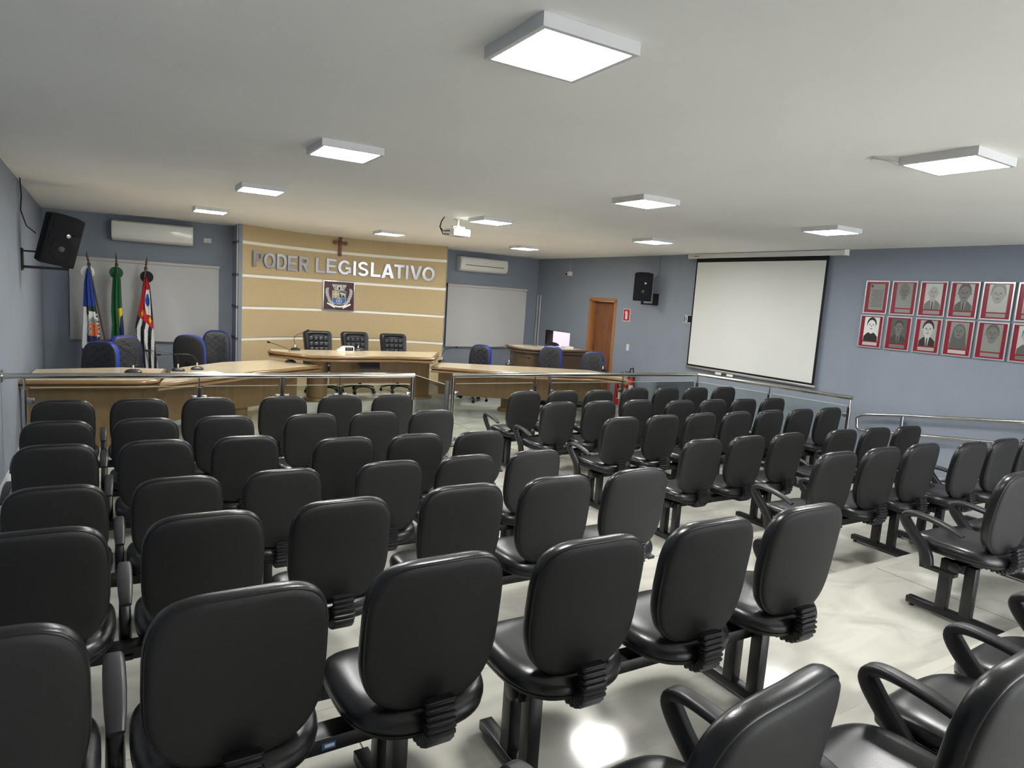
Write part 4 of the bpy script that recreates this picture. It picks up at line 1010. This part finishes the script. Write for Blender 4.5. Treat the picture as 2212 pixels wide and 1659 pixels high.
def paint3(u, v):
    if v < 0.44 and u > 0.86: return 3
    lim = 0.45 + 0.10 * (u - 0.2)
    if v < lim:
        x, y = u - (0.60), v - 0.27
        for cx, cy in ((0.30, 0.405), (0.78, 0.445)):
            dx, dy = (u - cx) / 0.10, (v - cy) / 0.032
            if abs(dx) + abs(dy) * 0.9 < 1.0 or (abs(dx) < 0.9 and abs(dy) < 0.35): return 4
        if 0.17 < v < 0.40 and 0.34 + max(0, 0.24 - v) * 1.2 + max(0, v - 0.30) * 2.2 < u < 0.95:
            if (abs(x) / 0.26) ** 1.5 + (abs(y) / 0.075) ** 1.5 < 0.75 + 0.25 * math.sin(u * 40) * math.sin(v * 60): return 2
            return 1
        return 0
    s_ = u * 1.0 - (v - 0.45) * -0.85
    return 3 if int(s_ * 5.2) % 2 == 0 else 1
dr3 = [(fp(313, 598), fp(318, 600)), (fp(309, 622), fp(324, 618)), (fp(304, 645), fp(328, 655)), (fp(297, 680), fp(331, 690)), (fp(292, 705), fp(333, 720)), (fp(297, 735), fp(336, 750)), (fp(306, 765), fp(339, 775)), (fp(312, 796), fp(342, 800))]
flag('red white and black striped flag with a blue map shape, right of the green flag', fp(318, 553), fp(307, 640), fpb(317, 598), M['black'], dr3, paint3,
     [M['f_red'], M['f_white'], M['f_blue'], M['f_black'], M['f_yellow']])

fx = sum(f_.x for f_ in FEET) / 3; fy = FEET[0].y
o = thing('flag_stand', 'low dark wooden stand that holds the three flag poles', 'stand', (fx, fy, 0))
t = MB(); t.box(-0.32, 0.32, -0.12, 0.12, 0, 0.05); t.build('stand_base', M['brown_wood'], o, bevel=0.01)
for f_ in FEET:
    t = MB(); t.lathe([(0.030, 0.05), (0.034, 0.07), (0.026, 0.115), (0.0, 0.115)], (f_.x - fx, 0, 0), 16); t.build('pole_socket', M['brown_wood'], o)

# ------------------------------------------------------------------ metal letters on the curved wall
def arc_hit(px, py):
    """where the line of sight meets the curved wall"""
    d = at(px, py, Y=10.0) - Vector((0, 0, CZ)); o_ = Vector((0, 0, CZ))
    a = d.x ** 2 + d.y ** 2; b = 2 * (d.x * (o_.x - CX) + d.y * (o_.y - CY)); c = (o_.x - CX) ** 2 + (o_.y - CY) ** 2 - (CR - 0.0) ** 2
    t_ = (-b + math.sqrt(b * b - 4 * a * c)) / (2 * a); return o_ + d * t_
LET = [('P', 272, 365, 345, 500), ('O', 370, 482, 358, 518), ('D', 490, 585, 372, 528), ('E', 592, 682, 387, 540), ('R', 697, 795, 397, 545),
       ('L', 850, 940, 408, 558), ('E', 950, 1045, 412, 565), ('G', 1058, 1180, 428, 575), ('I', 1200, 1225, 438, 580), ('S', 1240, 1342, 440, 590),
       ('L', 1362, 1455, 448, 597), ('A', 1460, 1580, 462, 608), ('T', 1577, 1675, 470, 612), ('I', 1686, 1710, 477, 617), ('V', 1725, 1838, 480, 622), ('O', 1838, 1958, 492, 633)]
ordn = ['first letter of the dark word', 'second letter of the dark word', 'third letter of the dark word', 'fourth letter of the dark word', 'last letter of the dark word',
        'first letter of the shiny word', 'second letter of the shiny word', 'third letter of the shiny word', 'fourth letter of the shiny word', 'fifth letter of the shiny word', 'sixth letter of the shiny word',
        'seventh letter of the shiny word', 'eighth letter of the shiny word', 'ninth letter of the shiny word', 'tenth letter of the shiny word', 'last letter of the shiny word']
zc_l = 2.263; hl = 0.262
SW = 0.21
def box_(x0, x1, z0, z1): return [(x0, z0), (x1, z0), (x1, z1), (x0, z1)]
def arcb(cx, cz, rx, rz_, a0, a1, swx=SW, swz=None, n=16):
    """band between two ellipses from a0 to a1 (degrees)"""
    swz = swz or swx; q = []
    o_ = [(cx + rx * math.cos(math.radians(a0 + (a1 - a0) * i / n)), cz + rz_ * math.sin(math.radians(a0 + (a1 - a0) * i / n))) for i in range(n + 1)]
    i_ = [(cx + (rx - swx) * math.cos(math.radians(a0 + (a1 - a0) * i / n)), cz + (rz_ - swz) * math.sin(math.radians(a0 + (a1 - a0) * i / n))) for i in range(n + 1)]
    return [[o_[i], o_[i + 1], i_[i + 1], i_[i]] for i in range(n)]
h_ = 0.17
GL = {
 'I': ([box_(0, 1, 0, 1)]),
 'L': ([[(0, 0), (1, 0), (1, h_), (0.27, h_), (0.27, 1), (0, 1)]]),
 'T': ([[(0, 1), (0, 1 - h_), (0.365, 1 - h_), (0.365, 0), (0.635, 0), (0.635, 1 - h_), (1, 1 - h_), (1, 1)]]),
 'E': ([[(0, 0), (1, 0), (1, h_), (0.27, h_), (0.27, 0.42), (0.92, 0.42), (0.92, 0.58), (0.27, 0.58), (0.27, 1 - h_), (0.98, 1 - h_), (0.98, 1), (0, 1)]]),
 'V': ([[(0, 1), (0.36, 0), (0.64, 0), (1, 1), (0.74, 1), (0.5, 0.27), (0.26, 1)]]),
 'A': ([[(0, 0), (0.36, 1), (0.5, 1), (0.5, 0.76), (0.39, 0.40), (0.5, 0.40), (0.5, 0.23), (0.335, 0.23), (0.26, 0)], [(1, 0), (0.74, 0), (0.665, 0.23), (0.5, 0.23), (0.5, 0.40), (0.61, 0.40), (0.5, 0.76), (0.5, 1), (0.64, 1)]]),
 'O': arcb(0.5, 0.5, 0.5, 0.5, 0, 360, 0.23, 0.17, 36),
 'D': [box_(0, 0.25, 0, 1), box_(0.25, 0.45, 0, h_), box_(0.25, 0.45, 1 - h_, 1)] + arcb(0.45, 0.5, 0.55, 0.5, -90, 90, 0.26, h_, 20),
 'P': [box_(0, 0.26, 0, 1), box_(0.26, 0.6, 1 - h_, 1), box_(0.26, 0.6, 0.37, 0.37 + h_ * 0.95)] + arcb(0.6, 0.685, 0.4, 0.315, -90, 90, 0.26, h_ * 0.95, 16),
 'R': [box_(0, 0.25, 0, 1), box_(0.25, 0.58, 1 - h_, 1), box_(0.25, 0.58, 0.42, 0.42 + h_ * 0.9)] + arcb(0.58, 0.71, 0.36, 0.29, -90, 90, 0.25, h_ * 0.9, 16) + [[(0.38, 0.42), (0.66, 0), (1, 0), (0.70, 0.44), (0.58, 0.42)]],
 'G': arcb(0.5, 0.5, 0.5, 0.5, 38, 322, 0.22, 0.165, 32) + [[(0.56, 0.38), (1, 0.38), (1, 0.16), (0.87, 0.10), (0.80, 0.25), (0.80, 0.52), (0.56, 0.52)][:2] + [(1, 0.54), (0.56, 0.54)], box_(0.80, 1, 0.13, 0.38)],
 'S': arcb(0.5, 0.72, 0.46, 0.28, 20, 250, 0.23, 0.155, 22) + arcb(0.5, 0.28, 0.49, 0.28, -160, 70, 0.23, 0.155, 22) + [[(0.34, 0.457), (0.42, 0.60), (0.70, 0.53), (0.66, 0.395)]],
}
for k, (ch, x0, x1, y0, y1) in enumerate(LET):
    s_ = 0.2351; pxl, pxr = 480 + x0 * s_, 480 + x1 * s_; pyc = 460 + (y0 + y1) / 2 * s_
    hl_ = arc_hit(pxl, pyc); hr_ = arc_hit(pxr, pyc); cc = (hl_ + hr_) / 2
    wd = (hr_ - hl_).xy.length * 0.97; ang = math.atan2(hr_.y - hl_.y, hr_.x - hl_.x)
    t = MB()
    mx = Matrix(((1, 0, 0, 0), (0, 0, -1, 0), (0, 1, 0, 0), (0, 0, 0, 1)))
    for p_ in GL[ch]: t.prism([((x - 0.5) * wd, (z - 0.5) * hl) for x, z in p_], 0.0, 0.03, mx=mx)
    ob = t.build('metal_letter', M['steel'], None, smooth=0, loc=(cc.x + math.sin(ang) * 0.006, cc.y - math.cos(ang) * 0.006, cc.z)); ob.rotation_euler = (0, 0, ang)
    tag(ob, 'steel letter %s, %s on the tan wall' % (ch, ordn[k]), 'letter', 'steel letters on the tan feature wall')

# crest plaque
c0 = arc_hit(731, 638); dl = arc_hit(697, 638); drr = arc_hit(765, 641); ang = math.atan2(drr.y - dl.y, drr.x - dl.x); wq = (drr - dl).xy.length
zt_, zb_ = arc_hit(731, 607).z, arc_hit(730, 671).z
o = thing('crest_plaque', 'maroon plaque with a municipal coat of arms under the metal letters', 'plaque', (c0.x + math.sin(ang) * 0.02, c0.y - math.cos(ang) * 0.02, (zt_ + zb_) / 2), ang)
hq = zt_ - zb_
t = MB(); t.box(-wq / 2, wq / 2, -0.012, 0.018, -hq / 2, hq / 2); t.build('plaque_frame', M['alu'], o, bevel=0.003)
t = MB(); t.box(-wq / 2 + 0.016, wq / 2 - 0.016, -0.015, -0.011, -hq / 2 + 0.016, hq / 2 - 0.016); fd = t.build('maroon_field', M['maroon'], o)
def relief(nm, polys, m_, y0, y1, par):
    t = MB(); mx = Matrix(((hq, 0, 0, 0), (0, 0, -1, 0), (0, hq, 0, 0), (0, 0, 0, 1)))
    for p_ in polys: t.prism([(x, z) for x, z in p_], -y1 if False else y0, y1, mx=mx)
    return t.build(nm, m_, par, smooth=0)
def cpoly(cx, cz, rx, rz_, n=14): return [(cx + rx * math.cos(2 * PI * i / n), cz + rz_ * math.sin(2 * PI * i / n)) for i in range(n)]
sh = [(-0.24, 0.17), (0.24, 0.17), (0.24, -0.18), (0.18, -0.26), (0.08, -0.29), (-0.08, -0.29), (-0.18, -0.26), (-0.24, -0.18)]
shield = relief('shield', [sh], M['silver'], 0.014, 0.020, fd)
relief('shield_quarter', [[(-0.225, 0.155), (-0.01, 0.155), (-0.01, -0.055), (-0.225, -0.055)]], M['gold'], 0.020, 0.022, shield)
relief('shield_quarter', [[(0.01, 0.155), (0.225, 0.155), (0.225, -0.055), (0.01, -0.055)]], M['dark_green'], 0.020, 0.022, shield)
relief('shield_base', [[(-0.225, -0.07), (0.225, -0.07), (0.225, -0.18), (0.17, -0.245), (0.08, -0.272), (-0.08, -0.272), (-0.17, -0.245), (-0.225, -0.18)]], M['blue_enamel'], 0.020, 0.022, shield)
relief('cross_symbol', [[(-0.15, 0.15), (-0.085, 0.15), (-0.10, 0.07), (-0.02, 0.085), (-0.02, 0.02), (-0.10, 0.03), (-0.085, -0.05), (-0.15, -0.05), (-0.135, 0.03), (-0.215, 0.02), (-0.215, 0.085), (-0.135, 0.07)]], M['silver'], 0.022, 0.024, shield)
relief('ox_symbol', [[(0.02, 0.10), (0.05, 0.12), (0.17, 0.105), (0.21, 0.08), (0.21, -0.03), (0.185, -0.03), (0.18, 0.03), (0.11, 0.03), (0.105, -0.03), (0.08, -0.03), (0.075, 0.05), (0.04, 0.06)]], M['silver'], 0.022, 0.024, shield)
wheel = [cpoly(0, -0.17, 0.035, 0.035)]
for i in range(16):
    a0, a1 = 2 * PI * i / 16, 2 * PI * (i + 0.98) / 16
    wheel.append([(0.105 * math.cos(a0), -0.17 + 0.09 * math.sin(a0)), (0.105 * math.cos(a1), -0.17 + 0.09 * math.sin(a1)), (0.085 * math.cos(a1), -0.17 + 0.072 * math.sin(a1)), (0.085 * math.cos(a0), -0.17 + 0.072 * math.sin(a0))])
wheel += [[(-0.09, -0.178), (0.09, -0.178), (0.09, -0.162), (-0.09, -0.162)], [(-0.008, -0.25), (0.008, -0.25), (0.008, -0.09), (-0.008, -0.09)]]
relief('wheel_symbol', wheel, M['silver'], 0.022, 0.0245, shield)
crown = [[(-0.17, 0.19), (0.17, 0.19), (0.19, 0.21), (-0.19, 0.21)], [(-0.09, 0.21), (0.09, 0.21), (0.10, 0.36), (-0.10, 0.36)], [(-0.17, 0.21), (-0.10, 0.21), (-0.13, 0.37), (-0.24, 0.35)], [(0.10, 0.21), (0.17, 0.21), (0.24, 0.35), (0.13, 0.37)]]
for x in (-0.09, -0.03, 0.03, 0.09): crown.append([(x - 0.015, 0.36), (x + 0.015, 0.36), (x + 0.015, 0.39), (x - 0.015, 0.39)])
for x in (-0.23, -0.18, -0.14, 0.14, 0.18, 0.23): crown.append([(x - 0.015, 0.35), (x + 0.015, 0.35), (x + 0.015, 0.385), (x - 0.015, 0.385)])
cw = relief('castle_crown', crown, M['silver'], 0.014, 0.021, fd)
relief('castle_gate', [[(-0.03, 0.215), (0.03, 0.215), (0.03, 0.27), (0.015, 0.30), (-0.015, 0.30), (-0.03, 0.27)], [(-0.155, 0.23), (-0.135, 0.23), (-0.16, 0.31), (-0.18, 0.31)], [(0.135, 0.23), (0.155, 0.23), (0.18, 0.31), (0.16, 0.31)]], M['black'], 0.021, 0.0225, cw)
for s_ in (-1, 1):
    wr = []
    for i in range(13):
        f = i / 12; a = -1.9 + f * 2.2
        bx = s_ * (0.36 - 0.06 * math.cos(f * PI * 1.2)) if f > 0.3 else s_ * (0.22 + f * 0.45)
        bz = -0.30 + f * 0.52
        wr.append(cpoly(bx, bz, 0.045 + 0.012 * (i % 2), 0.036, 9)); wr.append(cpoly(bx - s_ * 0.035, bz + 0.02, 0.026, 0.02, 7))
    relief('laurel_branch', wr, M['silver'], 0.014, 0.019, fd)
rib = []
for i in range(10):
    x0_, x1_ = -0.26 + i * 0.052, -0.26 + (i + 1) * 0.052; f = lambda x: -0.39 + 0.9 * x * x
    rib.append([(x0_, f(x0_)), (x1_, f(x1_)), (x1_, f(x1_) + 0.055), (x0_, f(x0_) + 0.055)])
rib += [[(-0.42, -0.27), (-0.39, -0.23), (-0.13, -0.375), (-0.14, -0.42)], [(0.42, -0.29), (0.39, -0.24), (0.13, -0.385), (0.14, -0.43)]]
relief('ribbon', rib, M['groove'], 0.021, 0.024, fd)
# crucifix
cr_ = arc_hit(734, 534); dz = arc_hit(734, 514).z - arc_hit(734, 554).z
o = thing('crucifix', 'dark wooden crucifix above the metal letters on the tan wall', 'crucifix', (cr_.x, cr_.y - 0.004, cr_.z), 0.0)
t = MB()
t.box(-0.028, 0.028, -0.035, -0.008, -dz / 2, dz / 2); t.box(-0.095, 0.095, -0.035, -0.008, dz / 2 - 0.115, dz / 2 - 0.065)
for x, z in ((-0.10, dz / 2 - 0.09), (0.10, dz / 2 - 0.09), (0, dz / 2)): t.lathe([(0, -0.013), (0.035, -0.013), (0.035, 0.013), (0, 0.013)], (x, -0.0215, z), 16, mx=Matrix.Rotation(PI / 2, 3, 'X'))
t.build('cross', M['copper'], o, bevel=0.003)
t = MB(); zz = dz / 2 - 0.09
t.tube([(0, -0.045, zz), (0.004, -0.048, zz - 0.05), (0, -0.045, zz - 0.10), (0.006, -0.05, zz - 0.15), (0, -0.044, zz - 0.20)], 0.011, 8, scales=[1.1, 1.3, 0.9, 1.0, 0.5])
t.tube([(0, -0.044, zz - 0.01), (-0.045, -0.042, zz + 0.005), (-0.085, -0.038, zz + 0.015)], 0.006, 6); t.tube([(0, -0.044, zz - 0.01), (0.045, -0.042, zz + 0.005), (0.085, -0.038, zz + 0.015)], 0.006, 6)
t.lathe([(0, -0.016), (0.010, -0.008), (0.012, 0.002), (0.008, 0.014), (0, 0.016)], (0, -0.048, zz + 0.03), 10); t.build('figure', M['copper_light'], o, smooth=60)

# ------------------------------------------------------------------ framed portrait plaques on the right wall
PW, PH = 0.30, 0.405
def poly_el(cx, cz, rx, rz_, n=20, a0=0, a1=2 * PI): return [(cx + rx * math.cos(a0 + (a1 - a0) * i / n), cz + rz_ * math.sin(a0 + (a1 - a0) * i / n)) for i in range(n if a1 - a0 > 6 else n + 1)]
MX = Matrix(((1, 0, 0, 0), (0, 0, -1, 0), (0, 1, 0, 0), (0, 0, 0, 1)))
def flat(nm, polys, m_, d0, d1, par):
    t = MB()
    for p_ in polys: t.prism(p_, d0, d1, mx=MX)
    return t.build(nm, m_, par, smooth=0)
def plaque(y, z, bg, head, hair, body, label, kind='man', hx=0.0, hs=1.0, shirt=None, strip='etch2', glasses=False):
    o = thing('portrait_plaque', label, 'plaque', (XW - 0.0015, y, z), -PI / 2, 'red framed plaques on the right wall')
    t = MB()
    for a in ((-PW / 2, PW / 2, PH / 2 - 0.014, PH / 2), (-PW / 2, PW / 2, -PH / 2, -PH / 2 + 0.014), (-PW / 2, -PW / 2 + 0.014, -PH / 2 + 0.014, PH / 2 - 0.014), (PW / 2 - 0.014, PW / 2, -PH / 2 + 0.014, PH / 2 - 0.014)):
        t.box(a[0], a[1], -0.022, 0, a[2], a[3])
    t.build('frame', M['alu'], o)
    rp = flat('red_panel', [[(-PW / 2 + 0.014, -PH / 2 + 0.014), (PW / 2 - 0.014, -PH / 2 + 0.014), (PW / 2 - 0.014, PH / 2 - 0.014), (-PW / 2 + 0.014, PH / 2 - 0.014)]], M['red_panel'], 0.004, 0.009, o)
    if kind == 'text':
        ph = flat('metal_plate', [[(-0.092, -0.155), (0.092, -0.155), (0.092, 0.165), (-0.092, 0.165)]], M['etch2'], 0.009, 0.012, rp)
        ln = [[(-0.078 + 0.01 * (i % 3), 0.085 - i * 0.017), (0.078 - 0.008 * (i % 2), 0.085 - i * 0.017), (0.078 - 0.008 * (i % 2), 0.090 - i * 0.017), (-0.078 + 0.01 * (i % 3), 0.090 - i * 0.017)] for i in range(13)]
        flat('engraved_lines', ln, M['etch_dark'], 0.012, 0.0125, ph)
        flat('small_crest', [poly_el(-0.07, 0.135, 0.015, 0.018)], M['etch_dark'], 0.012, 0.013, ph)
        return o
    ph = flat('photo_plate', [[(-0.094, -0.118), (0.094, -0.118), (0.094, 0.178), (-0.094, 0.178)]], M[bg], 0.009, 0.012, rp)
    flat('name_strip', [[(-0.092, -0.172), (0.092, -0.172), (0.092, -0.132), (-0.092, -0.132)]], M[strip], 0.009, 0.012, rp)
    hs = hs * 1.22; hz = 0.070
    # shoulders
    sw = 0.090
    bodyp = [(-sw + hx, -0.118), (sw + hx, -0.118), (sw * 0.97 + hx, -0.06), (0.05 + hx, -0.022), (0.028 + hx, -0.010), (-0.028 + hx, -0.010), (-0.05 + hx, -0.022), (-sw * 0.97 + hx, -0.06)]
    bd = flat('shoulders', [bodyp], M[body], 0.012, 0.0124, ph)
    if shirt:
        flat('shirt', [[(-0.026 + hx, -0.012), (0.026 + hx, -0.012), (0.012 + hx, -0.118), (-0.012 + hx, -0.118)]], M[shirt], 0.0124, 0.0127, bd)
        flat('tie', [[(-0.007 + hx, -0.028), (0.007 + hx, -0.028), (0.009 + hx, -0.118), (-0.009 + hx, -0.118)]], M['etch_dark'], 0.0127, 0.013, bd)
    hr = [poly_el(hx, hz + 0.022 * hs, 0.050 * hs, 0.066 * hs)]
    if kind == 'woman': hr = [[(0.072 + hx, -0.085), (0.078 + hx, -0.03), (0.070 + hx, 0.05), (0.058 + hx, 0.115), (0.032 + hx, 0.15), (hx, 0.16), (-0.032 + hx, 0.15), (-0.058 + hx, 0.115), (-0.070 + hx, 0.05), (-0.078 + hx, -0.03), (-0.072 + hx, -0.085)]]
    if kind != 'bald': flat('hair', hr, M[hair], 0.0126, 0.0130, ph)
    fc = flat('face', [poly_el(hx, hz, 0.043 * hs, 0.060 * hs)] + ([poly_el(hx - 0.050 * hs, hz, 0.0065, 0.014, 8), poly_el(hx + 0.050 * hs, hz, 0.0065, 0.014, 8)] if kind != 'woman' else []), M[head], 0.0132, 0.0136, ph)
    if kind != 'woman': flat('neck', [[(hx - 0.022 * hs, hz - 0.03), (hx + 0.022 * hs, hz - 0.03), (hx + 0.026 * hs, -0.012), (hx, -0.03), (hx - 0.026 * hs, -0.012)]], M[head], 0.0125, 0.0129, ph)
    e_ = [poly_el(hx - 0.017 * hs, hz + 0.010, 0.007 * hs, 0.004 * hs, 8), poly_el(hx + 0.017 * hs, hz + 0.010, 0.007 * hs, 0.004 * hs, 8),
          [(hx - 0.026 * hs, hz + 0.020), (hx - 0.009 * hs, hz + 0.022), (hx - 0.009 * hs, hz + 0.018), (hx - 0.026 * hs, hz + 0.016)], [(hx + 0.009 * hs, hz + 0.022), (hx + 0.026 * hs, hz + 0.020), (hx + 0.026 * hs, hz + 0.016), (hx + 0.009 * hs, hz + 0.018)],
          [(hx - 0.015 * hs, hz - 0.028 * hs), (hx + 0.015 * hs, hz - 0.028 * hs), (hx + 0.010 * hs, hz - 0.034 * hs), (hx - 0.010 * hs, hz - 0.034 * hs)], [(hx - 0.005, hz - 0.012), (hx + 0.005, hz - 0.012), (hx + 0.002, hz + 0.006), (hx - 0.002, hz + 0.006)]]
    flat('features', e_, M['etch_dark' if head in ('etch5', 'etch4') else ('etch1' if head in ('etch3',) else 'etch0' if head == 'etch2' else 'etch_dark')], 0.0137, 0.0141, fc)
    return o
ZU, ZLO = 2.215, 1.79
ys = [4.885, 4.550, 4.218, 3.887, 3.555, 3.222]
yb = [4.900, 4.560, 4.220, 3.885, 3.552, 3.220]
def PL(i, top, *a, **k): return plaque((ys if top else yb)[i] + 0.012, (ZU if top else ZLO), *a, **k)
PL(0, True, None, None, None, None, 'engraved text plaque without a face, upper left corner of the plaques', kind='text')
PL(1, True, 'etch2', 'etch1', 'etch1', 'etch2', 'upper row plaque with a faint dark face on grey, right of the text plaque', hs=0.95, strip='etch2')
PL(2, True, 'etch4', 'etch3', 'etch2', 'etch1', 'upper row plaque of a bald person in a dark suit on a bright background', kind='bald', shirt='etch3', strip='etch2')
PL(3, True, 'etch3', 'etch1', 'etch0', 'etch0', 'upper row plaque of a person in dark suit and tie, beside the bald one', shirt='etch2', hs=1.1, strip='etch2')
PL(4, True, 'etch3', 'etch2', 'etch1', 'etch3', 'upper row plaque with a large grey bearded face and pale shirt', hs=1.2, strip='etch2')
PL(5, True, 'etch3', 'etch2', 'etch1', 'etch2', 'upper row plaque cut by the right edge of the picture', strip='etch2')
PL(0, False, 'etch5', 'etch5', 'etch_black', 'etch_black', 'lower left plaque with the brightest photo, smiling person in black', hs=1.0, strip='etch4')
PL(1, False, 'etch0', 'etch1', 'etch_dark', 'etch_dark', 'lower row plaque with the darkest grey photo of a person in a suit', shirt='etch1', hs=0.85, strip='etch1')
PL(2, False, 'etch3', 'etch4', 'etch_black', 'etch_black', 'lower row plaque of a person with black hair, black suit and striped tie', shirt='etch4', hs=1.05, strip='etch3')
PL(3, False, 'etch2', 'etch1', 'etch0', 'etch0', 'lower row plaque of a person with long hair', kind='woman', strip='etch4')
PL(4, False, 'etch2', 'etch1', 'etch0', 'etch2', 'lower row plaque of a short haired person with a blurred grey face', hs=1.05, strip='etch2')
PL(5, False, 'etch4', 'etch3', 'etch1', 'etch0', 'lower row plaque cut by the right edge of the picture', shirt='etch4', strip='etch1')

# asset sticker on the beam of the nearest left bench
t = MB(); t.box(-0.02, 0.02, -0.001, 0, -0.011, 0.011); t.box(-0.012, 0.016, -0.0016, -0.001, -0.005, 0.005, mi=1)
ob = t.build('inventory_sticker', [M['blue_enamel'], M['paper']], None, smooth=0)
ob['label'] = 'small blue and white sticker'
bn = [x for x in COL.objects if x.get('label', '').startswith('black three-seat bench against the left wall, sixth')][0]
ob.parent = bn; ob.location = (1.5 * PITCH, 0.109, 0.318)
